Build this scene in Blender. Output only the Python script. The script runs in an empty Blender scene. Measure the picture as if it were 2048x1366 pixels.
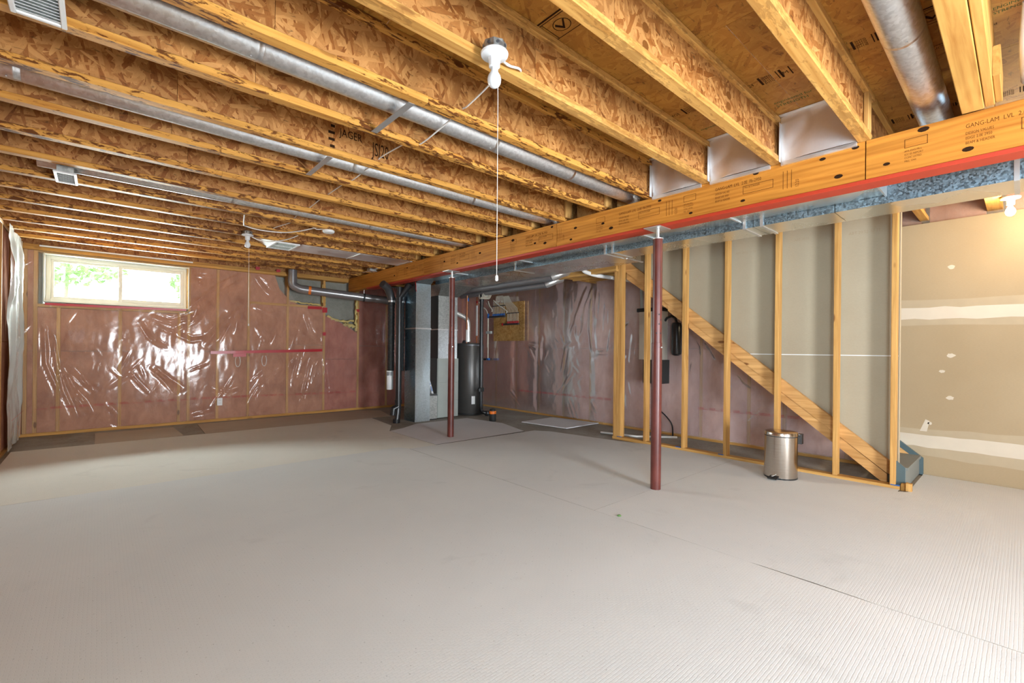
import bpy, math, random
import numpy as np
from mathutils import Vector, Matrix
random.seed(7); rng = np.random.default_rng(5)
S = bpy.context.scene
COL = S.collection
PI = math.pi

# ------------------------------------------------------------------ camera, world, light, exposure
cd = bpy.data.cameras.new('camera'); cam = bpy.data.objects.new('camera', cd); COL.objects.link(cam)
S.camera = cam
cd.sensor_width = 36.0; cd.lens = 920.07 * 36 / 2048; cd.shift_y = 16.13 / 2048; cd.clip_start = .02; cd.clip_end = 200
YAW = .730858; ROLL = .009951
R_ = Vector((math.cos(YAW), -math.sin(YAW), 0)); F_ = Vector((math.sin(YAW), math.cos(YAW), 0)); Z_ = Vector((0, 0, 1))
cx = R_ * math.cos(ROLL) + Z_ * math.sin(ROLL); cy = -R_ * math.sin(ROLL) + Z_ * math.cos(ROLL); cz = -F_
M = Matrix((cx, cy, cz)).transposed().to_4x4(); M.translation = (0, 0, 1.16); cam.matrix_world = M

S.view_settings.view_transform = 'Standard'; S.view_settings.look = 'None'
S.view_settings.exposure = 0.50; S.view_settings.gamma = 1.0; S.view_settings.use_curve_mapping = False
w = bpy.data.worlds.new('world'); S.world = w; w.use_nodes = True
bg = w.node_tree.nodes['Background']; bg.inputs[0].default_value = (.86, .94, 1, 1); bg.inputs[1].default_value = 10

def area(name, loc, rot, sx, sy, power, col, spread=PI):
    l = bpy.data.lights.new(name, 'AREA'); l.shape = 'RECTANGLE'; l.size = sx; l.size_y = sy; l.energy = power; l.color = col; l.spread = spread
    o = bpy.data.objects.new(name, l); COL.objects.link(o); o.location = loc; o.rotation_euler = rot; return o
# daylight entering by the glazed patio door behind the camera, and by the small window in the far wall
area('door_daylight', (1.95, -3.24, .85), (PI / 2 + .20, 0, 0), 1.0, 1.2, 190, (.90, .95, 1), 2.7)
area('added_side_fill', (-.70, -1.3, 1.35), (0, -PI / 2, 0), 1.2, 1.3, 105, (.62, .82, 1))  # added bluish fill from the left; no such window is known
area('window_daylight', (.22, 8.70, 2.03), (-PI / 2, 0, 0), 1.3, .5, 150, (.86, 1, .97))
def bulb_light(name, loc, power, col, r=.03):
    l = bpy.data.lights.new(name, 'POINT'); l.energy = power; l.color = col; l.shadow_soft_size = r
    o = bpy.data.objects.new(name, l); COL.objects.link(o); o.location = loc; return o

# ------------------------------------------------------------------ material helpers
MATS = {}
class NT:
    def __init__(s, name):
        s.m = bpy.data.materials.new(name); s.m.use_nodes = True; s.t = s.m.node_tree; s.n = s.t.nodes; s.l = s.t.links
        s.b = s.n['Principled BSDF']; s.out = s.n['Material Output']; s.tc = s.n.new('ShaderNodeTexCoord'); s.oi = None
    def node(s, typ, **kw):
        x = s.n.new('ShaderNode' + typ)
        for k, v in kw.items():
            if isinstance(k, str) and hasattr(x, k): setattr(x, k, v)
        return x
    def link(s, a, b): s.l.new(a, b)
    def coords(s, scale=(1, 1, 1), rot=(0, 0, 0), seed=True, loc=(0, 0, 0)):
        mp = s.node('Mapping'); mp.inputs['Scale'].default_value = scale; mp.inputs['Rotation'].default_value = rot; mp.inputs['Location'].default_value = loc
        if seed:
            if s.oi is None:
                s.oi = s.node('ObjectInfo'); s.vm = s.node('VectorMath', operation='MULTIPLY_ADD')
                cmb = s.node('CombineXYZ'); 
                for i in range(3): s.link(s.oi.outputs['Random'], cmb.inputs[i])
                s.vm.inputs[1].default_value = (17, 23, 31); s.link(cmb.outputs[0], s.vm.inputs[0]); s.link(s.tc.outputs['Object'], s.vm.inputs[2])
            s.link(s.vm.outputs[0], mp.inputs['Vector'])
        else: s.link(s.tc.outputs['Object'], mp.inputs['Vector'])
        return mp.outputs[0]
    def noise(s, vec, scale=5, detail=3, rough=.5, dist=0):
        x = s.node('TexNoise'); x.inputs['Scale'].default_value = scale; x.inputs['Detail'].default_value = detail
        x.inputs['Roughness'].default_value = rough; x.inputs['Distortion'].default_value = dist; s.link(vec, x.inputs['Vector']); return x.outputs['Fac']
    def vor(s, vec, scale=5, out='Color', feat='F1', rnd=1):
        x = s.node('TexVoronoi'); x.feature = feat; x.inputs['Scale'].default_value = scale; x.inputs['Randomness'].default_value = rnd
        s.link(vec, x.inputs['Vector']); return x.outputs[out]
    def sep(s, col, i=0):
        x = s.node('SeparateColor'); s.link(col, x.inputs[0]); return x.outputs[i]
    def ramp(s, fac, stops, interp='LINEAR'):
        x = s.node('ValToRGB'); cr = x.color_ramp; cr.interpolation = interp
        while len(cr.elements) < len(stops): cr.elements.new(.5)
        for e, (p, c) in zip(cr.elements, stops):
            e.position = p; e.color = tuple(c) + (1,) if not isinstance(c, (int, float)) else (c, c, c, 1)
        s.link(fac, x.inputs[0]); return x.outputs[0]
    def mix(s, fac, a, b, mode='MIX'):
        x = s.node('Mix'); x.data_type = 'RGBA'; x.blend_type = mode
        for v, i in ((fac, 0), (a, 6), (b, 7)):
            if isinstance(v, (int, float)): x.inputs[i].default_value = v
            elif isinstance(v, tuple): x.inputs[i].default_value = v + (1,) if len(v) == 3 else v
            else: s.link(v, x.inputs[i])
        return x.outputs[2]
    def math(s, op, a, b=0.0):
        x = s.node('Math', operation=op)
        for v, i in ((a, 0), (b, 1)):
            if isinstance(v, (int, float)): x.inputs[i].default_value = v
            else: s.link(v, x.inputs[i])
        return x.outputs[0]
    def bump(s, h, strength=.3, dist=.01):
        x = s.node('Bump'); x.inputs['Strength'].default_value = strength; x.inputs['Distance'].default_value = dist
        s.link(h, x.inputs['Height']); s.link(x.outputs[0], s.b.inputs['Normal']); return x
    def col(s, c):
        if isinstance(c, tuple): s.b.inputs['Base Color'].default_value = c + (1,)
        else: s.link(c, s.b.inputs['Base Color'])
    def set(s, rough=None, metal=None, spec=None):
        if rough is not None:
            if isinstance(rough, (int, float)): s.b.inputs['Roughness'].default_value = rough
            else: s.link(rough, s.b.inputs['Roughness'])
        if metal is not None: s.b.inputs['Metallic'].default_value = metal
        if spec is not None: s.b.inputs['Specular IOR Level'].default_value = spec

def plain(name, c, rough=.6, metal=0, spec=.5, var=.08):
    m = NT(name); n = m.noise(m.coords(), 9, 3)
    m.col(m.mix(n, tuple(x * (1 - var) for x in c), tuple(min(1, x * (1 + var)) for x in c))); m.set(rough, metal, spec); return m.m

def osb(name, normal, dark=(.10, .027, .004), mid=(.25, .080, .012), light=(.56, .275, .085), sc=1.0, rough=.6):
    m = NT(name); ax = 'XYZ'.index(normal)
    best = None
    for k, (ang, a, b) in enumerate(((.30, 8, 46), (-.62, 9, 52), (1.15, 8, 44), (-1.35, 10, 56))):
        rot = [0, 0, 0]; rot[ax] = ang
        scl = [a, a, a]; i, j = [q for q in range(3) if q != ax]; scl[i] = a * sc; scl[j] = b * sc; scl[ax] = .4
        base = m.coords(rot=tuple(rot), loc=(k * 3.1, k * 1.7, k * 2.3))
        mp = m.node('Mapping'); mp.inputs['Scale'].default_value = scl; m.link(base, mp.inputs['Vector'])
        nz = m.node('TexNoise'); nz.inputs['Scale'].default_value = 1.6; nz.inputs['Detail'].default_value = 3; m.link(mp.outputs[0], nz.inputs['Vector'])
        ad = m.node('VectorMath', operation='MULTIPLY_ADD'); m.link(nz.outputs['Color'], ad.inputs[0]); ad.inputs[1].default_value = (.55, .55, .55); m.link(mp.outputs[0], ad.inputs[2])
        vc = m.vor(ad.outputs[0], 1.0); pr, co = m.sep(vc, 0), m.sep(vc, 1)
        gr = m.noise(ad.outputs[0], 5, 2); co = m.math('ADD', m.math('MULTIPLY', co, .8), m.math('MULTIPLY', gr, .3))
        if best is None: best, val = pr, co
        else:
            gt = m.math('GREATER_THAN', pr, best); val = m.mix(gt, val, co); best = m.math('MAXIMUM', pr, best)
    v = m.math('SUBTRACT', m.sep(val), .04)
    c = m.ramp(v, [(0, dark), (.16, mid), (.55, tuple(.5 * (p + q) for p, q in zip(mid, light))), (1, light)])
    big = m.ramp(m.noise(m.coords(), 2.2, 4), [(.3, .72), (.7, 1.12)])
    c = m.mix(1.0, c, big, 'MULTIPLY')
    s5 = [14, 14, 14]; s5[i] = 14; s5[j] = 70; s5[ax] = 1
    st = m.ramp(m.noise(m.coords(scale=tuple(s5), loc=(2, 2, 2)), 1, 3, .6, .8), [(.30, .30), (.38, 1.0)])
    c = m.mix(.75, c, st, 'MULTIPLY')
    m.col(c); m.set(rough, spec=.35); m.bump(v, .25, .002); return m.m

def lumber(name, axis, light=(.80, .53, .22), dark=(.55, .29, .09), knot=.5, burn=0.0, rough=.55, ringy=False):
    m = NT(name); ax = 'XYZ'.index(axis)
    scl = [34, 34, 34]; scl[ax] = 1.6
    n1 = m.noise(m.coords(scale=tuple(scl)), 1, 4, .6, .4)
    scl2 = [9, 9, 9]; scl2[ax] = .8
    n2 = m.noise(m.coords(scale=tuple(scl2), loc=(3, 3, 3)), 1, 2, .5, 1.2)
    if ringy:
        wv = m.node('TexWave'); wv.wave_type = 'BANDS'; wv.bands_direction = 'Z'; wv.inputs['Scale'].default_value = 9; wv.inputs['Distortion'].default_value = 9
        wv.inputs['Detail'].default_value = 2; wv.inputs['Detail Scale'].default_value = .55
        s3 = [1, 1, 1]; s3[ax] = .22; m.link(m.coords(scale=tuple(s3)), wv.inputs['Vector'])
        n1 = m.mix(.16, n1, wv.outputs['Fac'])
    c = m.ramp(n1, [(.25, dark), (.55, light), (.8, tuple(min(1, q * 1.1) for q in light))])
    c = m.mix(1.0, c, m.ramp(n2, [(.3, (.80, .74, .66)), (.65, (1.08, 1.05, 1.0))]), 'MULTIPLY')
    if knot:
        sk = [7, 7, 7]; sk[ax] = 2.6
        v = m.vor(m.coords(scale=tuple(sk), loc=(7, 2, 5)), 1, 'Distance')
        k = m.ramp(v, [(.075, 1.0), (.13, 0.0)])
        c = m.mix(m.math('MULTIPLY', k, knot), c, (.16, .055, .015))
    if burn:
        sb = [44, 44, 44]; sb[ax] = 13
        b1 = m.noise(m.coords(scale=tuple(sb), loc=(1, 8, 3)), 1, 4, .65, .5)
        sb2 = [1.5, 1.5, 1.5]; b2 = m.noise(m.coords(scale=tuple(sb2)), 1, 2)
        mk = m.ramp(m.math('ADD', b1, m.math('MULTIPLY', b2, .55)), [(.79, 0.0), (.86, 1.0)])
        c = m.mix(m.math('MULTIPLY', mk, burn), c, (.085, .018, .003))
    m.col(c); m.set(rough, spec=.18); m.bump(n1, .15, .002); return m.m

def galv(name, base=(.62, .66, .70), spangle=18, contrast=.3, rough=.32, stretch=(1, 1, 1)):
    m = NT(name)
    v = m.sep(m.vor(m.coords(scale=stretch), spangle)); n = m.noise(m.coords(scale=stretch), 60, 3)
    f = m.mix(.45, v, n)
    c = m.ramp(f, [(.2, tuple(x * (1 - contrast) for x in base)), (.8, tuple(min(1, x * (1 + contrast * .6)) for x in base))])
    m.col(c); m.set(m.ramp(f, [(0, rough * .75), (1, rough * 1.4)]), 1.0); m.bump(m.noise(m.coords(), 3, 2), .04, .02); return m.m

def poly(name, haze=.14, rough=.16, tint=(.92, .93, .92), gl=.45):
    m = NT(name); n, l = m.n, m.l
    tr = m.node('BsdfTransparent'); tr.inputs[0].default_value = (.97, .96, .95, 1)
    df = m.node('BsdfDiffuse'); df.inputs[0].default_value = tint + (1,)
    gs = m.node('BsdfGlossy'); gs.inputs['Roughness'].default_value = rough; gs.inputs[0].default_value = (1, 1, 1, 1)
    mx = m.node('MixShader'); mx.inputs[0].default_value = haze; l.new(tr.outputs[0], mx.inputs[1]); l.new(df.outputs[0], mx.inputs[2])
    fr = m.node('Fresnel'); fr.inputs[0].default_value = 1.5
    f2 = m.math('MULTIPLY', fr.outputs[0], 1.0 / .45 * gl)
    bp = m.node('Bump'); bp.inputs['Strength'].default_value = .12; bp.inputs['Distance'].default_value = .01
    l.new(m.noise(m.coords(scale=(1, 1, .6)), 14, 3), bp.inputs['Height'])
    l.new(bp.outputs[0], gs.inputs['Normal']); l.new(bp.outputs[0], fr.inputs['Normal'])
    m2 = m.node('MixShader'); l.new(f2, m2.inputs[0]); l.new(mx.outputs[0], m2.inputs[1]); l.new(gs.outputs[0], m2.inputs[2])
    l.new(m2.outputs[0], m.out.inputs['Surface']); return m.m

def batt(name, a=(.32, .115, .060), b=(.56, .275, .165)):
    m = NT(name)
    n = m.noise(m.coords(scale=(1, 1, .55)), 9, 6, .65, .6); n2 = m.noise(m.coords(loc=(4, 4, 4)), 2.5, 3)
    c = m.ramp(m.mix(.4, n, n2), [(.32, a), (.66, b)]); m.col(c); m.set(.95, spec=.1); m.bump(n, .6, .02); return m.m

def carpet(name, a, b, strength=.6, cell=1.0):
    m = NT(name)
    v = m.coords(seed=False)
    # looped pile: short staggered ridges with pin holes, plus fibre grain
    br = m.node('TexBrick'); br.offset = .5; br.inputs['Scale'].default_value = 1; br.inputs['Brick Width'].default_value = .030 * cell; br.inputs['Row Height'].default_value = .0125 * cell
    br.inputs['Mortar Size'].default_value = .0022 * cell; br.inputs['Mortar Smooth'].default_value = 1; br.inputs['Color1'].default_value = (1, 1, 1, 1); br.inputs['Color2'].default_value = (.8, .8, .8, 1); br.inputs['Mortar'].default_value = (0, 0, 0, 1)
    wb = m.node('TexNoise'); wb.inputs['Scale'].default_value = 55; wb.inputs['Detail'].default_value = 1; m.link(v, wb.inputs['Vector'])
    ad = m.node('VectorMath', operation='MULTIPLY_ADD'); m.link(wb.outputs['Color'], ad.inputs[0]); ad.inputs[1].default_value = (.006, .006, 0); m.link(v, ad.inputs[2]); m.link(ad.outputs[0], br.inputs['Vector'])
    fib = m.noise(v, 420, 2, .7)
    h = m.math('ADD', m.sep(br.outputs['Color']), m.math('MULTIPLY', fib, .55))
    big = m.noise(v, .9, 4, .55, .4)
    c = m.ramp(big, [(.3, a), (.7, b)])
    c = m.mix(.3, c, m.ramp(fib, [(.3, .75), (.7, 1.1)]), 'MULTIPLY')
    c = m.mix(.30, c, m.ramp(m.sep(br.outputs['Color']), [(.0, .80), (.5, 1.0)]), 'MULTIPLY')
    pin = m.ramp(m.vor(v, 26, 'Distance'), [(.035, .35), (.085, 1.0)])
    c = m.mix(.6, c, pin, 'MULTIPLY')
    st = m.ramp(m.noise(m.coords(seed=False, loc=(2.2, .3, 0)), 1.7, 5, .6, 1.2), [(.62, 1.0), (.70, .93)])
    c = m.mix(1.0, c, st, 'MULTIPLY')
    m.col(c); m.set(.95, spec=.15); m.bump(h, strength, .004); return m.m

WOODX = lumber('lumber_along_x', 'X', (.58, .33, .095), (.40, .18, .042), .45)
FLANGE = lumber('flange_wood', 'X', (.64, .335, .080), (.42, .17, .028), .5, burn=.92)
FLANGE_B = lumber('flange_wood_clean', 'X', (.62, .35, .105), (.42, .19, .042), .55, burn=.35)
WOODY = lumber('lumber_along_y', 'Y', (.58, .34, .11), (.40, .19, .048), .5)
WOODZ = lumber('lumber_along_z', 'Z', (.60, .35, .12), (.42, .20, .052), .85)
LVL = lumber('laminated_beam_wood', 'Y', (.56, .235, .038), (.38, .13, .016), 0, ringy=True)
OSBY = osb('osb_web', 'Y')
OSBZ = osb('osb_deck', 'Z', (.12, .035, .004), (.36, .145, .020), (.50, .245, .042), .8)
OSBX = osb('osb_board', 'X', (.16, .065, .012), (.40, .20, .05), (.62, .38, .14), 1.3)
GALV = galv('galvanised_sheet', (.56, .58, .58), 60, .22, .36)
GALVR = galv('galvanised_duct_face', (.30, .42, .50), 90, .5, .42)
GALVP = galv('galvanised_pipe', (.74, .76, .78), 70, .14, .36)
GALVD = galv('dull_galvanised', (.50, .52, .50), 60, .25, .45)
SHEET = galv('bright_sheet_metal', (.86, .86, .86), 5, .06, .46)
DUCTB = galv('brushed_duct_underside', (.82, .80, .74), 4, .05, .26)
POLY = poly('clear_poly_sheet', .10, .13, (.95, .90, .82), gl=.22)
POLY_R = poly('clear_poly_sheet_side', .27, .20, (.86, .84, .92), .30)  # lavender haze tint paints the reflection on the side wall film
POLY_L = poly('window_lit_poly_sheet', .62, .25, (.88, .96, .94), .4)  # raised haze and cyan tint paint window light onto the film
BATT = batt('pink_fibreglass')
BATTL = batt('pale_pink_fibreglass', (.46, .22, .15), (.72, .44, .33))
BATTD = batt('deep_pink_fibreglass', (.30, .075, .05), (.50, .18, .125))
CARPET = carpet('beige_loop_carpet', (.645, .655, .645), (.71, .715, .70), .17)
CARPET2 = carpet('pale_smooth_carpet', (.70, .68, .61), (.77, .745, .68), .2, .7)
CARPET3 = carpet('carpet_backing', (.50, .42, .33), (.56, .48, .39), .2, .6)
CARPET4 = carpet('pale_grey_carpet', (.66, .66, .68), (.74, .74, .75), .2, .7)
def concrete(name, a, b, sc=2.0, rough=.8):
    m = NT(name); n = m.noise(m.coords(seed=False), sc, 7, .65, .5); n2 = m.noise(m.coords(seed=False), 45, 3)
    c = m.ramp(m.mix(.25, n, n2), [(.33, a), (.62, b)]); m.col(c); m.set(rough, spec=.3); m.bump(n2, .25, .004); return m.m
CONC = concrete('slab_concrete', (.24, .21, .165), (.38, .365, .33))
CONCW = concrete('foundation_concrete', (.20, .20, .17), (.30, .30, .26), 3)
def drywall(name, a, b, weave=True):
    m = NT(name); n = m.noise(m.coords(seed=False), 1.2, 4); f = m.noise(m.coords(seed=False, scale=(1, 1, 5)), 60, 2)
    c = m.ramp(n, [(.3, a), (.7, b)]); c = m.mix(.12, c, m.ramp(f, [(.3, .6), (.7, 1.1)]), 'MULTIPLY'); m.col(c); m.set(.85, spec=.2); m.bump(f, .08, .002); return m.m
DRYB = drywall('drywall_back_paper', (.37, .315, .225), (.42, .365, .265))
DRYF = drywall('drywall_face_paper', (.36, .265, .155), (.41, .31, .19))
MUD = plain('joint_compound', (.60, .52, .41), .8, 0, .2, .06)
WHITE = plain('white_enamel', (.78, .80, .80), .4)
VINYL = plain('cream_vinyl', (.70, .68, .58), .35)
DRYM = plain('thin_compound_smear', (.43, .34, .225), .85, 0, .2)
PORC = plain('white_porcelain', (.70, .71, .72), .2)
STEELRED = NT('red_oxide_paint'); _n = STEELRED.noise(STEELRED.coords(), 7, 4)
STEELRED.col(STEELRED.ramp(_n, [(.3, (.085, .018, .013)), (.7, (.145, .034, .025))])); STEELRED.set(.38); STEELRED = STEELRED.m
REDEDGE = plain('red_edge_paint', (.44, .036, .012), .5)
STEEL = plain('plain_steel', (.72, .72, .71), .42, .9)
DARKST = plain('dark_steel', (.10, .10, .11), .4, .6)
INK = plain('black_ink', (.03, .014, .007), .9, 0, .05)
INKL = plain('faded_ink', (.17, .062, .014), .9, 0, .05)
INKG = plain('green_ink', (.05, .11, .045), .9, 0, .05)
INKR = plain('red_ink', (.50, .05, .06), .8, 0, .1)
BLACK = plain('black_plastic', (.014, .016, .018), .28)
BLACKM = plain('matte_black', (.02, .022, .022), .65)
GREYC = plain('grey_enamel_cabinet', (.40, .44, .41), .4)
TANK = plain('dark_grey_tank', (.085, .082, .078), .33, .3)
VENTP = plain('grey_vent_pipe', (.30, .30, .31), .28, .55)
COPPER = plain('copper', (.60, .26, .12), .3, 1)
PEX = plain('cream_pex', (.72, .68, .55), .4)
BLUE = plain('blue_plastic', (.015, .12, .42), .4)
REDP = plain('red_plastic', (.50, .02, .02), .4)
ORANGE = plain('orange_plastic', (.85, .20, .02), .4)
TAPE = plain('red_sheathing_tape', (.45, .012, .02), .3)
CABLE = plain('white_cable', (.74, .72, .68), .45)
PVC = plain('white_pvc', (.80, .79, .76), .35)
GPVC = plain('grey_pvc', (.42, .46, .44), .45)
FOAM = plain('yellow_spray_foam', (.62, .50, .20), .8, 0, .2, .25)
TEAL = plain('blue_grey_paint', (.075, .115, .125), .45)
TREADM = plain('grey_tread', (.20, .21, .19), .6)
BEIGEBOX = plain('beige_enamel', (.55, .50, .42), .5)
GLASSB = plain('frosted_bulb', (.72, .74, .76), .2)
STAINLESS = NT('brushed_stainless'); _n = STAINLESS.noise(STAINLESS.coords(scale=(1, 1, 60)), 6, 2)
STAINLESS.col(STAINLESS.ramp(_n, [(.3, (.52, .46, .40)), (.7, (.62, .56, .50))])); STAINLESS.set(.2, 1); STAINLESS = STAINLESS.m
LEAF = plain('leaf_green', (.13, .24, .08), .6, 0, .3, .5)
GRASS = plain('sunlit_gravel', (.60, .58, .50), .9)
# window glass
def glass(name):
    m = NT(name); tr = m.node('BsdfTransparent'); gs = m.node('BsdfGlossy'); gs.inputs['Roughness'].default_value = .02
    fr = m.node('Fresnel'); mx = m.node('MixShader'); m.link(fr.outputs[0], mx.inputs[0]); m.link(tr.outputs[0], mx.inputs[1]); m.link(gs.outputs[0], mx.inputs[2])
    m.link(mx.outputs[0], m.out.inputs['Surface']); return m.m
GLASS = glass('window_glass')
def emis(name, c, s):
    m = NT(name); m.b.inputs['Emission Color'].default_value = c + (1,); m.b.inputs['Emission Strength'].default_value = s; m.col(c); return m.m
LIT = emis('lit_bulb_glass', (1, .86, .62), 60)

# ------------------------------------------------------------------ mesh helpers
class MB:
    def __init__(s): s.v = []; s.f = []; s.mi = []; s.cur = 0
    def add(s, vs, fs):
        o = len(s.v); s.v += [tuple(v) for v in vs]; s.f += [tuple(i + o for i in f) for f in fs]; s.mi += [s.cur] * len(fs); return s
    def box(s, x0, x1, y0, y1, z0, z1):
        return s.add([(x0, y0, z0), (x1, y0, z0), (x1, y1, z0), (x0, y1, z0), (x0, y0, z1), (x1, y0, z1), (x1, y1, z1), (x0, y1, z1)],
                     [(0, 3, 2, 1), (4, 5, 6, 7), (0, 1, 5, 4), (1, 2, 6, 5), (2, 3, 7, 6), (3, 0, 4, 7)])
    def bar(s, x0, x1, y0, y1, z0, z1, c=.003, axis=None):
        """box with its long edges eased"""
        d = [(x0, x1), (y0, y1), (z0, z1)]
        if axis is None: axis = max(range(3), key=lambda i: d[i][1] - d[i][0])
        a, b = [i for i in range(3) if i != axis]; (a0, a1), (b0, b1) = d[a], d[b]
        c = min(c, (a1 - a0) * .3, (b1 - b0) * .3)
        prof = [(a0 + c, b0), (a1 - c, b0), (a1, b0 + c), (a1, b1 - c), (a1 - c, b1), (a0 + c, b1), (a0, b1 - c), (a0, b0 + c)]
        vs = []
        for e in d[axis]:
            for p, q in prof:
                v = [0, 0, 0]; v[axis] = e; v[a] = p; v[b] = q; vs.append(v)
        fs = [(i, (i + 1) % 8, 8 + (i + 1) % 8, 8 + i) for i in range(8)] + [tuple(range(7, -1, -1)), tuple(range(8, 16))]
        if axis == 1: fs = [tuple(reversed(f)) for f in fs]
        return s.add(vs, fs)
    def prism(s, pts, axis, a0, a1):
        """polygon pts in the two other axes (in order) extruded along axis"""
        n = len(pts); oth = [i for i in range(3) if i != axis]; vs = []
        for e in (a0, a1):
            for p in pts:
                v = [0, 0, 0]; v[axis] = e; v[oth[0]] = p[0]; v[oth[1]] = p[1]; vs.append(v)
        ar = sum(pts[i][0] * pts[(i + 1) % n][1] - pts[(i + 1) % n][0] * pts[i][1] for i in range(n))
        fs = [(i, (i + 1) % n, n + (i + 1) % n, n + i) for i in range(n)] + [tuple(range(n - 1, -1, -1)), tuple(range(n, 2 * n))]
        flip = (ar < 0) ^ (axis == 1)
        if flip: fs = [tuple(reversed(f)) for f in fs]
        return s.add(vs, fs)
    def tube(s, pts, r, n=12, cap=True, rads=None):
        P = [Vector(p) for p in pts]; vs = []; prev = None
        for i, p in enumerate(P):
            t = (P[min(i + 1, len(P) - 1)] - P[max(i - 1, 0)]).normalized()
            if prev is None:
                a = Vector((0, 0, 1)) if abs(t.z) < .9 else Vector((1, 0, 0)); u = t.cross(a).normalized()
            else: u = (prev - t * prev.dot(t)).normalized()
            prev = u; v = t.cross(u); rr = rads[i] if rads else r
            vs += [p + (u * math.cos(2 * PI * k / n) + v * math.sin(2 * PI * k / n)) * rr for k in range(n)]
        fs = [(i * n + k, i * n + (k + 1) % n, (i + 1) * n + (k + 1) % n, (i + 1) * n + k) for i in range(len(P) - 1) for k in range(n)]
        if cap: fs += [tuple(range(n - 1, -1, -1)), tuple((len(P) - 1) * n + k for k in range(n))]
        return s.add(vs, fs)
    def lathe(s, prof, c, n=24, axis='Z'):
        """prof: (radius, height) pairs; c base centre"""
        vs = []
        for r, h in prof:
            for k in range(n):
                a = 2 * PI * k / n; x, y = r * math.cos(a), r * math.sin(a)
                vs.append({'Z': (c[0] + x, c[1] + y, c[2] + h), 'X': (c[0] + h, c[1] + x, c[2] + y), 'Y': (c[0] + y, c[1] + h, c[2] + x)}[axis])
        fs = [(i * n + k, i * n + (k + 1) % n, (i + 1) * n + (k + 1) % n, (i + 1) * n + k) for i in range(len(prof) - 1) for k in range(n)]
        fs += [tuple(range(n - 1, -1, -1)), tuple((len(prof) - 1) * n + k for k in range(n))]
        return s.add(vs, fs)

def build(name, mb, mat, parent=None, smooth=False, ang=35):
    base = parent.matrix_world.translation if parent is not None else Vector((0, 0, 0))
    if parent is not None: base = WORLD[parent.name]
    if parent is None:
        a = np.array(mb.v); base = Vector((float(a[:, 0].mean()), float(a[:, 1].mean()), float(a[:, 2].min())))
    me = bpy.data.meshes.new(name)
    me.from_pydata([(v[0] - base[0], v[1] - base[1], v[2] - base[2]) for v in mb.v], [], mb.f)
    for m in (mat if isinstance(mat, (list, tuple)) else [mat]): me.materials.append(m)
    if isinstance(mat, (list, tuple)): me.polygons.foreach_set('material_index', mb.mi)
    if smooth:
        me.polygons.foreach_set('use_smooth', [True] * len(me.polygons)); me.set_sharp_from_angle(angle=math.radians(ang))
    me.update()
    o = bpy.data.objects.new(name, me); COL.objects.link(o)
    if parent is not None: o.parent = parent; WORLD[o.name] = base.copy()
    else: o.location = base; WORLD[o.name] = base.copy()
    return o
WORLD = {}
def tag(o, label=None, cat=None, group=None, kind=None):
    if label: o['label'] = label
    if cat: o['category'] = cat
    if group: o['group'] = group
    if kind: o['kind'] = kind
    return o
def thing(name, loc, label, cat, group=None):
    o = bpy.data.objects.new(name, None); o.empty_display_size = .1; COL.objects.link(o); o.location = loc
    WORLD[o.name] = Vector(loc); return tag(o, label, cat, group)
def struct(name, loc=(0, 0, 0)):
    o = bpy.data.objects.new(name, None); COL.objects.link(o); o.location = loc; WORLD[o.name] = Vector(loc); o['kind'] = 'structure'; return o

_tc = bpy.data.curves.new('t', 'FONT'); _to = bpy.data.objects.new('t', _tc); COL.objects.link(_to)
def text_mesh(body, size):
    _tc.body = body; _tc.size = size; _tc.resolution_u = 2
    bpy.context.view_layer.update()
    dg = bpy.context.evaluated_depsgraph_get()
    me = bpy.data.meshes.new_from_object(_to.evaluated_get(dg)); v = [tuple(x.co) for x in me.vertices]; f = [tuple(p.vertices) for p in me.polygons]
    bpy.data.meshes.remove(me); return v, f
def stamp(mb, body, size, org, ax, ay, sx=1.0):
    """flat print: text laid at org along unit axes ax, ay"""
    v, f = text_mesh(body, size); ax, ay, org = Vector(ax), Vector(ay), Vector(org)
    mb.add([org + ax * (x * sx) + ay * y for x, y, _ in v], f)
def frame2d(mb, org, ax, ay, w_, h_, t=.004):
    ax, ay, org = Vector(ax), Vector(ay), Vector(org)
    for (a0, a1, b0, b1) in ((0, w_, 0, t), (0, w_, h_ - t, h_), (0, t, 0, h_), (w_ - t, w_, 0, h_)): quad(mb, org, ax, ay, a0, a1, b0, b1)
def quad(mb, org, ax, ay, a0, a1, b0, b1):
    ax, ay, org = Vector(ax), Vector(ay), Vector(org)
    mb.add([org + ax * a + ay * b for a, b in ((a0, b0), (a1, b0), (a1, b1), (a0, b1))], [(0, 1, 2, 3)])

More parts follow.
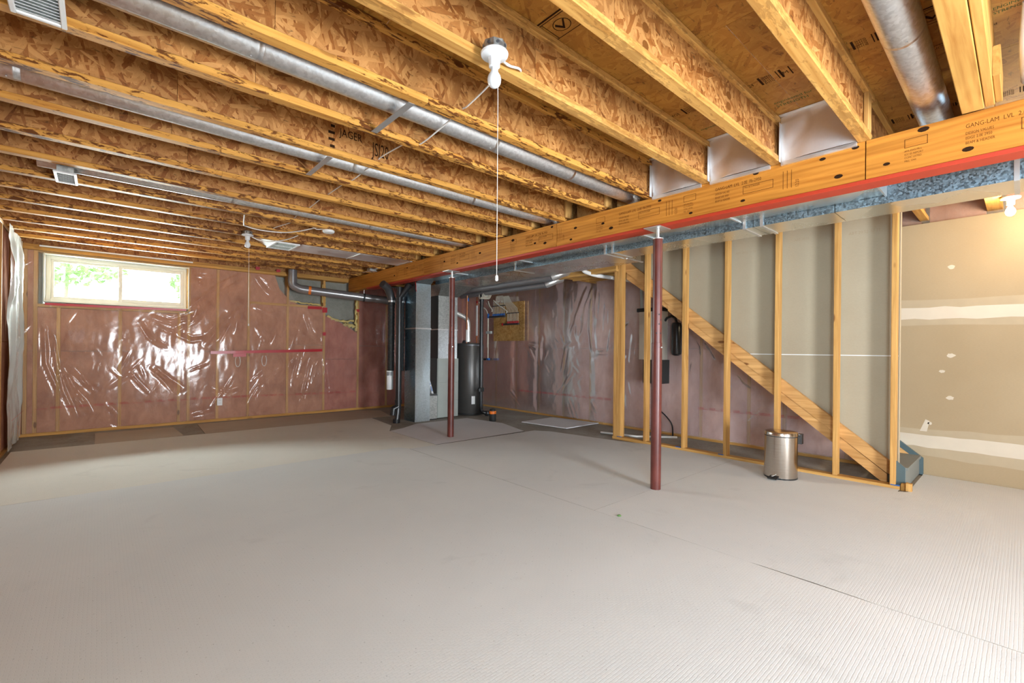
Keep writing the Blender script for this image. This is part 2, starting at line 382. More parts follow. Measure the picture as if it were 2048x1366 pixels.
def seg_d(U, V, p, q):
    dx, dy = q[0] - p[0], q[1] - p[1]; L2 = dx * dx + dy * dy + 1e-9
    t = np.clip(((U - p[0]) * dx + (V - p[1]) * dy) / L2, 0, 1)
    return np.hypot(U - p[0] - t * dx, V - p[1] - t * dy), t
def vnoise(U, V, s, seed):
    r = np.random.default_rng(seed); out = np.zeros_like(U)
    for k in range(7):
        a = r.uniform(0, 2 * PI); f = s * r.uniform(.6, 1.6); out += np.sin((U * math.cos(a) + V * math.sin(a)) * f + r.uniform(0, 6.28)) / 7
    return out
def sheet(name, parent, mat, u0, u1, v0, v1, step, plane, off, sign, creases=(), w0=.022, amp=.016, studs=(), rnd=0, seed=1, keep=None, bulge=.02, edge=None):
    nu = int((u1 - u0) / step) + 1; nv = int((v1 - v0) / step) + 1
    U, V = np.meshgrid(np.linspace(u0, u1, nu), np.linspace(v0, v1, nv), indexing='ij')
    D = np.full_like(U, .010)
    D += .0035 * vnoise(U, V, 5, seed) + .0016 * vnoise(U * 2.0, V * .8, 22, seed + 1) + .0005 * vnoise(U, V, 60, seed + 2)
    ds = np.full_like(U, 9.0)
    for s_ in studs: ds = np.minimum(ds, np.abs(U - s_))
    D += bulge * (1 - np.exp(-(ds / .09) ** 2)) * (.7 + .6 * vnoise(U, V, 6, seed + 3))
    r = np.random.default_rng(seed + 9); cr = list(creases)
    for k in range(rnd):
        a = (r.uniform(u0, u1), r.uniform(v0, v1)); an = r.uniform(-1.2, 1.2) - PI / 2; ln = r.uniform(.08, .4)
        cr.append([a, (a[0] + ln * math.cos(an), a[1] + ln * math.sin(an))])
    for i, pl in enumerate(cr):
        main = i < len(creases)
        ww = w0 * r.uniform(.6, 1.3) * (1 if main else .7); aa = amp * r.uniform(.7, 1.3) * (1 if main else .40)
        best = np.full_like(U, 9.0)
        for p, q in zip(pl[:-1], pl[1:]):
            d, t = seg_d(U, V, p, q); best = np.minimum(best, d)
        e0 = np.hypot(U - pl[0][0], V - pl[0][1]); e1 = np.hypot(U - pl[-1][0], V - pl[-1][1])
        tp = np.clip(e0 / .18, 0, 1) * np.clip(e1 / .18, 0, 1)
        D += aa * np.exp(-(best / ww) ** 2) * tp - .4 * aa * np.exp(-((best - 1.9 * ww) / ww) ** 2) * tp
    W = off + sign * np.maximum(D, .003)
    idx = np.arange(nu * nv).reshape(nu, nv)
    q = np.stack([idx[:-1, :-1], idx[1:, :-1], idx[1:, 1:], idx[:-1, 1:]], -1).reshape(-1, 4)
    if keep is not None:
        uc = (U[:-1, :-1] + U[1:, 1:]) / 2; vc = (V[:-1, :-1] + V[1:, 1:]) / 2; q = q[keep(uc, vc).reshape(-1)]
    if plane == 'XZ': co = np.stack([U, W, V], -1)
    else: co = np.stack([W, U, V], -1)
    co = co.reshape(-1, 3); base = np.array(WORLD[parent.name]) if parent is not None else np.array([0, 0, 0.])
    if plane == 'YZ': pass
    me = bpy.data.meshes.new(name); me.from_pydata((co - base).tolist(), [], q.tolist()); me.materials.append(mat)
    me.polygons.foreach_set('use_smooth', [True] * len(me.polygons)); me.update()
    o = bpy.data.objects.new(name, me); COL.objects.link(o)
    if parent is not None: o.parent = parent
    return o

# ------------------------------------------------------------------ dimensions
XL, XR, YB, YF = -.75, 5.88, 8.38, -3.6        # faces of framing: left, right, far, near
JZ0, JZ1 = 2.44, 2.742                          # joist bottom / underside of deck
def edge(k): return .689 + .486 * k             # far edge of bottom flange of joist k

# floor slab
fl = MB().box(-1.0, 6.2, -3.9, 8.8, -.12, 0); tag(build('floor', fl, CONC), kind='structure')

# walls: foundation shells
wb = struct('wall_back', (0, 8.5, 0))
m = MB(); m.box(-1.0, 6.2, 8.52, 8.72, 0, 1.70); m.box(-1.0, -.56, 8.52, 8.72, 1.70, 2.9); m.box(1.01, 6.2, 8.52, 8.72, 1.70, 2.9); m.box(-.56, 1.01, 8.52, 8.72, 2.36, 2.9)
build('concrete_wall', m, CONCW, wb)
wr = struct('wall_right', (6.0, 4, 0)); build('concrete_wall', MB().box(6.02, 6.2, -3.9, 8.52, 0, 2.9), CONCW, wr)
wl = struct('wall_left', (-.9, 4, 0))
m = MB(); m.box(-1.05, -.87, -.9, 8.72, 0, 2.9); m.box(-1.05, -.87, -3.9, -2.1, 0, 2.9); m.box(-1.05, -.87, -2.1, -.9, 0, .7); m.box(-1.05, -.87, -2.1, -.9, 2.0, 2.9)
build('concrete_wall', m, CONCW, wl)
wf = struct('wall_front', (2, -3.7, 0))
m = MB(); m.box(-.87, 1.3, -3.42, -3.3, 0, 2.9); m.box(2.6, 6.02, -3.42, -3.3, 0, 2.9); m.box(1.3, 2.6, -3.42, -3.3, 2.05, 2.9)
build('drywall_panel', m, DRYF, wf)
d1 = struct('door_1', (2.25, -3.36, 0))
m = MB(); m.bar(1.30, 1.37, -3.4, -3.32, 0, 2.05); m.bar(2.53, 2.60, -3.4, -3.32, 0, 2.05); m.bar(1.37, 2.53, -3.4, -3.32, 1.99, 2.05, axis=0); m.bar(1.37, 2.53, -3.4, -3.32, 0, .04, axis=0)
build('door_frame', m, WHITE, d1)

# ceiling deck of separate sheets
ce = struct('ceiling', (2, 3, JZ1))
xs = [-1.0, -.19, 1.03, 2.25, 3.468, 4.69, 5.91, 6.2]
ys = [-3.9, -1.46, .98, 3.42, 5.86, 8.3, 8.75]
panels = {}
for i in range(len(xs) - 1):
    off = 0 if i % 2 else -1.22
    yy = [y + off for y in ys] + ([ys[-1]] if off else [])
    yy = [max(y, -3.9) for y in yy]
    for j in range(len(yy) - 1):
        if yy[j + 1] - yy[j] < .05: continue
        x0 = xs[i] + .0015
        p = build('osb_panel', MB().box(x0, xs[i + 1] - .0015, yy[j] + .0015, yy[j + 1] - .0015, JZ1, JZ1 + .018), OSBZ, ce); panels[(i, j)] = (p, xs[i], xs[i + 1], yy[j], yy[j + 1])
def panel_at(x, y):
    for p, x0, x1, y0, y1 in panels.values():
        if x0 <= x <= x1 and y0 <= y <= y1: return p

# ---- deck stamps (printed on the underside; -Y reads to the right)
AX, AY = (0, -1, 0), (-1, 0, 0); ZS = JZ1 - .0008
def deck_mark(x, y, fn, mat=INK):
    mb = MB(); fn(mb); p = panel_at(x, y); WORLD.setdefault(p.name, WORLD['ceiling']); build('print_mark', mb, mat, p)
def mk_grade(x, y, sc=1.0):
    # boxed grade stamp with a tick in a circle and lines of small capitals; x,y = centre
    def fn(mb):
        w_, h_ = .24 * sc, .15 * sc; o = (x + h_ / 2, y + w_ / 2, ZS)
        frame2d(mb, o, AX, AY, w_, h_, .005 * sc); quad(mb, o, AX, AY, w_ * .30, w_ * .30 + .004, 0, h_)
        c = Vector(o) + Vector(AX) * w_ * .65 + Vector(AY) * h_ * .5; n = 24
        vs = [c + Vector(AX) * math.cos(2 * PI * k / n) * q + Vector(AY) * math.sin(2 * PI * k / n) * q * .9 for q in (.048 * sc, .053 * sc) for k in range(n)]
        mb.add(vs, [(k, (k + 1) % n, n + (k + 1) % n, n + k) for k in range(n)])
        mb.add([c + Vector(AX) * a * sc + Vector(AY) * b * sc for a, b in ((-.038, .012), (-.006, -.036), (.038, .03), (.028, .032), (-.004, -.012), (-.026, .026))], [(0, 1, 2, 3, 4, 5)])
        for r in range(4): stamp(mb, ('1R24', '2F16', 'EXT', 'C11')[r], .026 * sc, (o[0] - h_ * (.72 - .22 * r), o[1] - w_ * .04, ZS), AX, AY, .8)
        quad(mb, (o[0] - h_ - .014, o[1] + .01, ZS), AX, AY, 0, w_ * 1.1, 0, .004); quad(mb, (o[0] - h_ - .008, o[1], ZS), AX, AY, 0, w_, 0, .006)
    deck_mark(x, y, fn)
def mk_bars(x, y, sc=1.0):
    def fn(mb):
        o = Vector((x, y, ZS)); q = -.15 * sc
        for a, t in ((-.15, .010), (-.125, .004), (-.02, .012), (0.075, .005), (.09, .012), (.14, .006)): quad(mb, o, AX, AY, a * sc, (a + t) * sc, -.045 * sc, .05 * sc)
        stamp(mb, 'W24', .05 * sc, o + Vector(AX) * -.115 * sc + Vector(AY) * -.02 * sc, AX, AY, .6)
        for r in range(4): stamp(mb, 'SHTG', .026 * sc, o + Vector(AX) * -.002 * sc + Vector(AY) * (.024 - .023 * r) * sc, AX, AY, .8)
        stamp(mb, 'M', .05 * sc, o + Vector(AX) * .10 * sc + Vector(AY) * -.02 * sc, AX, AY, .8)
    deck_mark(x, y, fn)
def mk_green(x, y, lines, size=.03, sx=.9, mat=INKG):
    def fn(mb):
        for r, t in enumerate(lines): stamp(mb, t, size, (x + r * size * 1.15, y, ZS), AX, AY, sx)
    deck_mark(x, y - .05, fn, mat)
mk_grade(1.66, 1.545, .9); mk_bars(2.87, 1.03, 1.0)
mk_green(3.20, 1.08, ['engineered for', 'STRENGTH'], .045, .8)
mk_bars(2.86, 1.50, .9); mk_green(3.20, 1.56, ['engineered for'], .04, .8)
mk_green(1.98, 1.44, ['+ + +', 'STRENGTH 16'], .035)
mk_bars(2.88, .59, .9); mk_grade(2.89, .33, .9)
mk_green(3.19, .37, ['engineered for strength and', 'STRUCTURAL SPACING'], .03, .8, INK)
mk_bars(4.02, .60, .9); mk_bars(4.08, .10, .9); mk_bars(4.02, .36, .6)
mk_green(3.05, .11, ['ENGINEERED FOR', 'STRENGTH  16'], .035, .7)
mk_green(2.45, 1.99, ['SPACED 1/8', 'GAP HERE'], .04); mk_bars(2.95, 1.98, .8)
mk_green(1.2, 1.03, ['+ + + +', '8 0 0 8 1'], .04); mk_bars(1.5, 1.02, .9); mk_grade(.7, 2.0, .8)

# ------------------------------------------------------------------ floor joists
JL = {
 -1: 'doubled ceiling joist at the top right, right of the widest silver pipe',
  0: 'ceiling I-joist between the right-hand sheet metal panel and the widest silver pipe',
  1: 'ceiling I-joist with a dark charred streak, between two sheet metal panels, right of the lamp',
  2: 'ceiling I-joist with the near bare bulb lamp mounted on its side',
  3: 'ceiling I-joist between the near bulb lamp and the longest silver pipe',
  4: 'ceiling I-joist just beyond the longest silver pipe, with the white louvred register against it',
  5: 'ceiling I-joist with large black lettering stamped on its web',
  6: 'ceiling I-joist just beyond the second silver pipe that starts at the left edge',
  7: 'ceiling I-joist midway between the second silver pipe and the thin far pipe',
  8: 'ceiling I-joist on the near side of the thin far pipe with the small white register',
  9: 'ceiling I-joist with the round smoke detector beneath it',
 10: 'ceiling I-joist with slack white cable looping under it near the smoke detector',
 11: 'ceiling I-joist with the far bare bulb lamp mounted on it',
 12: 'ceiling I-joist just beyond the flat metal duct with the grille',
 13: 'ceiling I-joist second beyond the flat metal duct, by the small metal junction box',
 14: 'ceiling I-joist second from the window wall',
 15: 'ceiling I-joist nearest the window wall'}
def flange_top_notches(mb, x0, x1, y0, y1, z0, z1): mb.bar(x0, x1, y0, y1, z0, z1, .003)
def make_joist(name, x0, x1, c, label, group, flat=FLANGE, w_=.0635, splice=True):
    t = thing(name, (x0, c, JZ0), label, 'joist', group); fm = flat
    cuts = [x0] + ([x0 + (x1 - x0) * random.uniform(.25, .8)] if splice else []) + [x1]
    for a, b in zip(cuts[:-1], cuts[1:]):
        build('bottom_flange', MB().bar(a + .0006, b - .0006, c - w_ / 2, c + w_ / 2, JZ0, JZ0 + .038, .003), fm, t)
    build('top_flange', MB().bar(x0, x1, c - w_ / 2, c + w_ / 2, JZ1 - .038, JZ1 - .001, .003), fm, t)
    cuts = [x0]
    while cuts[-1] + 1.5 < x1: cuts.append(cuts[-1] + random.uniform(1.15, 1.45))
    cuts.append(x1)
    for a, b in zip(cuts[:-1], cuts[1:]):
        build('web', MB().box(a + .001, b - .001, c - .005, c + .005, JZ0 + .03, JZ1 - .03), OSBY, t)
    return t
joist = {}
GRP = 'ceiling I-joists over the main room'
for k in range(0, 16):
    joist[k] = make_joist('floor_joist', -.86, 3.535, edge(k) - .032, JL[k], GRP, FLANGE if k not in (0, 1, 2) else FLANGE_B)
    if k >= 3:
        for sgn in (-1, 1):
            build('squash_block', MB().bar(3.44, 3.529, edge(k) - .032 + sgn * .020 - .013, edge(k) - .032 + sgn * .020 + .013, JZ0 + .039, JZ1 - .039), WOODZ, joist[k])
build('squash_block', MB().bar(3.36, 3.44, edge(0) - .064, edge(0) - .040, JZ0 + .039, JZ1 - .039), WOODZ, joist[0])
t = thing('doubled_joist', (0, .175, JZ0), JL[-1], 'joist', GRP); joist[-1] = t
build('beam_ply', MB().bar(-.86, 3.42, .150, .235, JZ0, JZ1 - .002), WOODX, t); build('beam_ply', MB().bar(-.86, 3.42, .112, .147, JZ0 + .006, JZ1 - .002), WOODX, t)
build('cleat', MB().bar(3.10, 3.44, .085, .111, JZ0 + .02, JZ0 + .16), WOODX, t)
for k in (-2, -3, -4, -5):
    make_joist('floor_joist', -.86, 3.53, edge(k) - .032, 'ceiling I-joist behind the camera', 'joists behind the camera')
# the joists of the second bay, beyond the beam
make_joist('floor_joist', 3.58, 6.0, edge(0) - .032, 'short ceiling joist end seen above the stair, left of the glowing bulb', 'joists beyond the beam', WOODX, splice=False)
make_joist('floor_joist', 3.58, 6.0, .186, 'short ceiling joist end beside the glowing bulb above the stair', 'joists beyond the beam', WOODX, .10, splice=False)
for k in range(2, 16):
    make_joist('floor_joist', 3.64, 6.0, edge(k) + .04, 'ceiling joist hidden above the ducts beyond the beam', 'joists above the ducts', splice=False)
for k in range(3, 15):
    tag(build('blocking_panel', MB().box(3.60, 3.628, edge(k) + .005, edge(k + 1) - .07, JZ0 + .002, JZ1 - .002), OSBX), 'dark OSB blocking panel between joists on top of the beam', 'panel', 'blocking panels over the beam')

# joist stamp: on the web of joist 5
yw = edge(5) - .032 - .0062
m = MB(); stamp(m, 'JAGER', .075, (1.19, yw, 2.585), (1, 0, 0), (0, 0, 1), .75); stamp(m, 'JSI20', .135, (1.42, yw, 2.52), (1, 0, 0), (0, 0, 1), .48)
for z in (2.50, 2.545, 2.59, 2.635, 2.67): quad(m, (1.145, yw, z), (1, 0, 0), (0, 0, 1), -.012 - random.random() * .02, .012, -.009, .009)
build('print_mark', m, INK, joist[5])
m = MB(); yw = edge(1) - .032 - .0062
for z in (2.56, 2.62): m = MB(); m.add([(2.66 + .03 * math.cos(a), yw, z + .022 * math.sin(a)) for a in [i * PI / 5 for i in range(10)]], [tuple(range(10))]); build('scorch_mark', m, INKL, joist[1])
for z in (2.52, 2.60): m = MB(); m.add([(1.80 + .025 * math.cos(a), yw, z + .022 * math.sin(a)) for a in [i * PI / 5 for i in range(10)]], [tuple(range(10))]); build('scorch_mark', m, INKL, joist[1])
m = MB(); stamp(m, 'J', .05, (2.72, yw, 2.64), (1, 0, 0), (0, 0, 1), .8)
for i in range(9): quad(m, (2.75 + i * .05, yw, 2.50 + .0 * i), (1, 0, 0), (0, 0, 1), 0, .003, 0, random.uniform(.08, .15))
build('print_mark', m, INKL, joist[1])

# ------------------------------------------------------------------ beam
t = thing('laminated_beam', (3.43, 4.2, 2.2), 'long orange laminated timber beam with red lower edge, resting on two steel posts', 'beam')
by = [-3.55, .65, 3.17, 5.72, 8.39]
for a, b in zip(by[:-1], by[1:]):
    build('face_ply', MB().bar(3.43, 3.472, a + .003, b - .003, 2.205, 2.4395, .002), LVL, t)
for a, b in zip(by[:-1], by[1:]): build('rear_ply', MB().bar(3.474, 3.56, a + .1, min(b + .1, 8.45), 2.205, 2.4395, .002), LVL, t)
build('steel_edge', MB().bar(3.424, 3.562, -3.55, 7.6, 2.180, 2.2045, .002), REDEDGE, t)
mk = MB(); kx = 3.4292
AXB, AYB = (0, -1, 0), (0, 0, 1)
for (y, z, r) in ((1.273, 2.418, .016), (.872, 2.396, .014), (.70, 2.415, .015), (.786, 2.262, .018), (.389, 2.43 - .012, .02), (2.921, 2.346, .016), (2.593, 2.325, .014), (2.503, 2.266, .018), (3.33, 2.268, .018), (3.478, 2.29, .014), (3.233, 2.415, .014), (3.828, 2.38, .02), (4.426, 2.328, .017), (2.977, 2.244, .014), (.21, 2.25, .018), (1.36, 2.245, .013), (2.02, 2.40, .013), (5.2, 2.33, .016), (4.9, 2.27, .014), (6.2, 2.37, .014), (6.6, 2.30, .015), (1.75, 2.24, .012), (.55, 2.27, .013)):
    n = 10; mk.add([(kx, y + r * 1.3 * math.cos(2 * PI * i / n), z + r * .72 * math.sin(2 * PI * i / n)) for i in range(n)], [tuple(range(n))])
build('knot', mk, INK, t)
sm = MB()
for y in (2.52, 1.66, .32, 3.72, 5.15, 6.4, -.5):
    for k in range(0, 1):
        o = Vector((kx, y, 2.37))
        stamp(sm, 'GANG-LAM  LVL  2.0E  Fb-2950', .032, (kx, y - .10, 2.362), AXB, AYB, .75)
        frame2d(sm, (kx, y + .15, 2.335), AXB, AYB, .10, .05, .003)
        for r in range(4): stamp(sm, ('APA EWS PR-L', 'ICC ES REPORT', 'CCMC LISTED', 'MILL 1044')[r], .015, (kx, y + .15, 2.312 - r * .019), AXB, AYB, .8)
        for r in range(3): stamp(sm, ('DESIGN VALUES', 'EDGE 2.0E 2950', 'BEAM & HEADER')[r], .021, (kx, y - .10, 2.328 - r * .026), AXB, AYB, .7)
        frame2d(sm, (kx, y - .30, 2.29), AXB, AYB, .20, .058, .003); stamp(sm, 'FILL & STAGGER', .018, (kx, y - .31, 2.33), AXB, AYB, .8)
        for q in (.56, .585, .61): quad(sm, (kx, y, 2.26), AXB, AYB, q, q + .003, 0, .12)
        stamp(sm, '12:20', .03, (kx, y - .655, 2.255), (0, 0, 1), (0, 1, 0), .8)
build('print_mark', sm, INKL, t)

# ------------------------------------------------------------------ sheet metal panels closing the bays on the beam
PL = {0: 'bent sheet metal panel closing the joist bay, rightmost and largest of the three', 1: 'bent sheet metal panel closing the joist bay, middle of the three', 2: 'bent sheet metal panel closing the joist bay, leftmost of the three, nearest the long pipe'}
for k in (0, 1, 2):
    y0, y1 = edge(k) + .002, edge(k + 1) - .066
    t = thing('closure_panel', (3.42, y0, JZ0), PL[k], 'metal panel', 'sheet metal closures above the beam')
    nu, nv = 20, 14; vs = []; 
    for i in range(nu + 1):
        for j in range(nv + 1):
            u, v = i / nu, j / nv; d = .018 * math.exp(-((u - (.95 - .45 * v)) / .16) ** 2) * (1 - .3 * v) - .02 * math.sin(PI * u) * (.4 + .6 * v)
            vs.append((3.405 + d, y0 + u * (y1 - y0), JZ0 + .002 + v * (JZ1 - JZ0 - .006)))
    fs = [(i * (nv + 1) + j, i * (nv + 1) + j + 1, (i + 1) * (nv + 1) + j + 1, (i + 1) * (nv + 1) + j) for i in range(nu) for j in range(nv)]
    build('face_sheet', MB().add(vs, fs), SHEET, t, True, 80)
    yl = edge(k + 1) - .066
    build('side_flange', MB().box(3.372, 3.405, yl - .002, yl - .0005, JZ0 - .004, JZ1 - .045), SHEET, t)
    build('side_flange', MB().box(3.345, 3.40, y0 + .0005, y0 + .002, JZ0 + .04, JZ1 - .045), SHEET, t)
    build('bottom_flange', MB().box(3.412, 3.4285, edge(k) + .002, edge(k + 1) - .066, 2.418, JZ0 + .003), SHEET, t)
    build('top_flange', MB().box(3.36, 3.40, y0, y1, JZ1 - .004, JZ1 - .0025), SHEET, t)

# ------------------------------------------------------------------ round pipes in the joist bays
def pipe(y, z, r, x0, x1, label, seams, straps=(), n=28, mat=GALVP, mat2=None):
    t = thing('round_duct_pipe', (x0, y, z - r), label, 'duct pipe', 'round supply pipes between the joists')
    cuts = [x0] + list(seams) + [x1]
    for a, b in zip(cuts[:-1], cuts[1:]):
        build('pipe_section', MB().lathe([(r * .97, 0), (r, .004), (r, b - a - .03), (r * 1.012, b - a - .028), (r * 1.012, b - a - .02), (r * .985, b - a - .018), (r * .985, b - a)], (a, y, z), n, 'X'), mat, t, True, 50)
        ym = y - r * .5; build('screw', MB().lathe([(.004, 0), (.004, .004)], (b - .05, y - .02, z - r - .003), 8), STEEL, t)
    for sx in straps:
        build('hanger_strap', MB().box(sx - .018, sx + .018, y - .235, y + .205, JZ0 - .004, JZ0 - .0015), STEEL, t)
    return t
pipe(2.375, 2.555, .073, -.86, 4.3, 'longest round silver pipe, running from the top left to the beam, with a strap', (.55, 1.95, 2.72), (1.20,))
pipe(3.345, 2.53, .060, -.86, 4.3, 'second round silver pipe, entering at the left edge above the small register', (-.30, 1.4, 2.5), (1.14,))
pipe(4.815, 2.52, .056, -.35, 4.3, 'thin far silver pipe running from the small white register to the beam', (.9, 2.2), ())
pipe(.375, 2.60, .078, -.86, 5.2, 'widest round silver pipe at the top right, passing over the beam', (1.4, 2.67), ())

# ------------------------------------------------------------------ registers, grille, panned duct
def register(x0, x1, y0, y1, z, label, depth=.0, n=10):
    t = thing('ceiling_register', ((x0 + x1) / 2, (y0 + y1) / 2, z), label, 'register', 'white ceiling registers')
    fr = MB(); e = .018
    fr.bar(x0, x0 + e, y0, y1, z - .012, z); fr.bar(x1 - e, x1, y0, y1, z - .012, z); fr.bar(x0 + e, x1 - e, y0, y0 + e, z - .012, z, axis=0); fr.bar(x0 + e, x1 - e, y1 - e, y1, z - .012, z, axis=0)
    build('frame', fr, WHITE, t)
    for i in range(n):
        y = y0 + e + (i + .5) * (y1 - y0 - 2 * e) / n; w2 = (y1 - y0 - 2 * e) / n * .30
        build('louvre', MB().add([(x0 + e, y - w2, z - .010), (x1 - e, y - w2, z - .010), (x1 - e, y + w2, z - .002), (x0 + e, y + w2, z - .002), (x0 + e, y - w2, z - .0085), (x1 - e, y - w2, z - .0085), (x1 - e, y + w2, z - .0005), (x0 + e, y + w2, z - .0005)], [(0, 1, 2, 3), (7, 6, 5, 4), (0, 4, 5, 1), (2, 6, 7, 3), (1, 5, 6, 2), (3, 7, 4, 0)]), WHITE, t)
    build('boot', MB().box(x0 + e, x1 - e, y0 + e, y1 - e, z, z + .07), GALVD, t)
    return t
register(-.262, -.105, 2.26, 2.566, 2.43, 'white louvred ceiling register cut off at the top left corner', n=12)
register(-.262, -.135, 4.70, 4.995, 2.428, 'small white ceiling register at the end of the thin far pipe', n=9)
t = thing('panned_duct', (2.6, 6.25, JZ0), 'flat sheet metal duct pan between two joists, left of the beam end', 'duct')
for a, b in ((1.86, 2.62), (2.62, 3.41)):
    build('pan_sheet', MB().box(a, b - .002, edge(11) - .03, edge(12) - .04, JZ0 - .003, JZ0 - .0015), SHEET, t)
m = MB(); m.box(2.612, 2.62, edge(11) - .03, edge(12) - .04, JZ0 - .012, JZ0 - .003); m.box(3.38, 3.41, edge(11) - .02, edge(12) - .05, JZ0 - .010, JZ0 - .003); build('seam_strip', m, STEEL, t)
m = MB()
for i in range(14):
    for yy in (edge(11) - .015, edge(12) - .055): m.lathe([(.004, 0), (.004, .004)], (1.9 + i * .11, yy, JZ0 - .007), 6)
build('screw', m, STEEL, t)
t = thing('return_grille', (1.7, 6.2, JZ0), 'rectangular metal grille at the left end of the flat duct pan', 'grille')
x0, x1, y0, y1 = 1.56, 1.84, 6.0, 6.42; m = MB()
m.bar(x0, x0 + .03, y0, y1, 2.418, 2.436); m.bar(x1 - .03, x1, y0, y1, 2.418, 2.436); m.bar(x0 + .03, x1 - .03, y0, y0 + .03, 2.418, 2.436); m.bar(x0 + .03, x1 - .03, y1 - .03, y1, 2.418, 2.436); m.bar(x0 + .03, x1 - .03, (y0 + y1) / 2 - .012, (y0 + y1) / 2 + .012, 2.420, 2.436)
build('frame', m, WHITE, t)
for i in range(14):
    x = x0 + .038 + i * .0157; build('louvre', MB().box(x, x + .004, y0 + .03, y1 - .03, 2.421, 2.434), GALVD, t)
build('boot', MB().add([(1.40, 6.0, 2.52), (1.40, 6.42, 2.52), (1.57, 6.42, 2.436), (1.57, 6.0, 2.436), (1.84, 6.42, 2.52), (1.84, 6.0, 2.52)], [(0, 1, 2, 3), (3, 2, 4, 5), (0, 3, 5), (1, 4, 2)]), SHEET, t)

# ------------------------------------------------------------------ trunk ducts beyond the beam
t = thing('upper_trunk_duct', (3.87, 3.5, 2.258), 'wide flat metal trunk duct directly behind the beam, ending in a flange at right', 'duct')
cuts = [.66, 1.62, 2.42, 4.15, 5.5, 6.40]
for a, b in zip(cuts[:-1], cuts[1:]): build('duct_section', MB().box(3.69, 4.045, a + .002, b - .002, 2.258, 2.438), DUCTB, t)
for a in cuts[1:-1]: build('drive_cleat', MB().box(3.68, 4.046, a - .009, a + .009, 2.250, 2.2575), STEEL, t)
build('end_flange', MB().box(3.672, 4.046, .645, .655, 2.245, 2.439), STEEL, t)
t = thing('lower_trunk_duct', (4.22, 3.2, 2.2), 'long spangled metal trunk duct hung below the joists, running over the stud partition', 'duct')
cuts = [-3.4, .04, .95, 1.52, 3.0, 4.45, 5.40, 6.40]
for a, b in zip(cuts[:-1], cuts[1:]):
    xf = 4.39 if b <= 3.05 else 4.70
    m = MB(); m.box(4.052, xf, a + .002, b - .002, 2.2, 2.438)
    m.mi = [1, 1, 1, 1, 1, 0]; m.mi[0] = 1
    o = build('duct_section', m, [GALVR, DUCTB], t)
for a in (.04, 1.455, 1.59, 2.935, 3.03, 4.475): build('drive_cleat', MB().add([(x, a + e, z) for e in (-.012, .012) for (x, z) in ((4.044, 2.43), (4.044, 2.192), (4.40, 2.192), (4.40, 2.1995), (4.0505, 2.1995), (4.0505, 2.43))], [(0, 1, 2, 3, 4, 5), (11, 10, 9, 8, 7, 6)] + [(i, i + 6, (i + 1) % 6 + 6, (i + 1) % 6) for i in range(6)]), STEEL, t)
build('raised_lip', MB().bar(4.39, 4.70, 2.97, 2.998, 2.186, 2.2), STEEL, t)

# ------------------------------------------------------------------ steel posts
for (x, y, lab) in ((3.46, 2.05, 'dark red steel post standing in mid-carpet, nearer and right-hand of the two'), (3.44, 5.03, 'dark red steel post standing before the furnace, farther and left-hand of the two')):
    t = thing('steel_post', (x, y, 0), lab, 'post', 'steel posts under the beam')
    build('lower_tube', MB().lathe([(.042, 0), (.042, 1.22), (.040, 1.222)], (x, y, .008), 28), STEELRED, t, True)
    build('upper_tube', MB().lathe([(.0385, 0), (.0385, .875)], (x, y, 1.215), 28), STEELRED, t, True)
    build('base_plate', MB().bar(x - .06, x + .06, y - .06, y + .06, 0, .008), DARKST, t)
    build('collar', MB().lathe([(.044, 0), (.044, .008)], (x, y, 2.09), 24), STEEL, t, True)
    build('screw_jack', MB().lathe([(.013, 0), (.013, .085)], (x, y, 2.096), 12), STEEL, t, True)
    build('top_plate', MB().bar(x - .10, x + .07, y - .075, y + .075, 2.172, 2.179, .002), STEEL, t)
    for i, (z, a) in enumerate(((1.455, -2.15), (1.41, -1.75), (1.375, -2.15), (1.30, -1.75), (1.30, -2.75))):
        dx, dy = math.cos(a) * .0375, math.sin(a) * .0375
        d = Vector((math.cos(a), math.sin(a), 0)); c = Vector((x, y, z + .008)) + d * .0380
        build('pin_hole', MB().tube([c - d * .003, c + d * .0012], .006, 10), BLACKM, t)
    a = -1.9; d = Vector((math.cos(a), math.sin(a), 0)); c = Vector((x, y, 1.19))
    build('locking_pin', MB().tube([c - d * .06, c + d * .06], .006, 10), STEEL, t)

# ------------------------------------------------------------------ lamps
def lamp(x, y, z, label, lit=False, cord=None, box=True):
    t = thing('bulb_lamp', (x, y, z), label, 'lamp', 'bare bulb lamps')
    if box:
        build('junction_box', MB().lathe([(.050, 0), (.052, .004), (.052, .036), (.047, .040)], (x, y, z), 8), GALVD, t)
        m = MB()
        for a in (.4, 1.2, 2.7, 3.5, 4.3, 5.1): c = Vector((x + .0505 * math.cos(a), y + .0505 * math.sin(a), z + .02)); m.tube([c, c + Vector((math.cos(a), math.sin(a), 0)) * .0015], .007, 8)
        build('knockout', m, DARKST, t)
    build('porcelain_base', MB().lathe([(.020, -.062), (.024, -.060), (.026, -.022), (.040, -.016), (.058, -.012), (.060, -.004), (.058, 0), (.02, .0)], (x, y, z), 32), PORC, t, True)
    pr = [(.013, 0), (.013, -.012), (.018, -.025), (.027, -.040), (.030, -.055), (.028, -.070), (.020, -.083), (.008, -.090)]
    build('bulb', MB().lathe([(r, h - .060) for r, h in reversed(pr)], (x, y, z), 24), LIT if lit else GLASSB, t, True)
    build('screw_head', MB().lathe([(.004, 0), (.004, .003)], (x - .018, y - .03, z - .018), 8), STEEL, t)
    if cord:
        build('pull_cord', MB().tube([(x + .012, y - .008, z - .045), (x + .013, y - .010, z - .2), (x + .016, y - .010, cord + .02)], .0013, 6), CABLE, t)
        build('cord_end', MB().lathe([(.002, .026), (.006, .022), (.007, .004), (.004, 0)][::-1], (x + .016, y - .010, cord), 10), PORC, t, True)
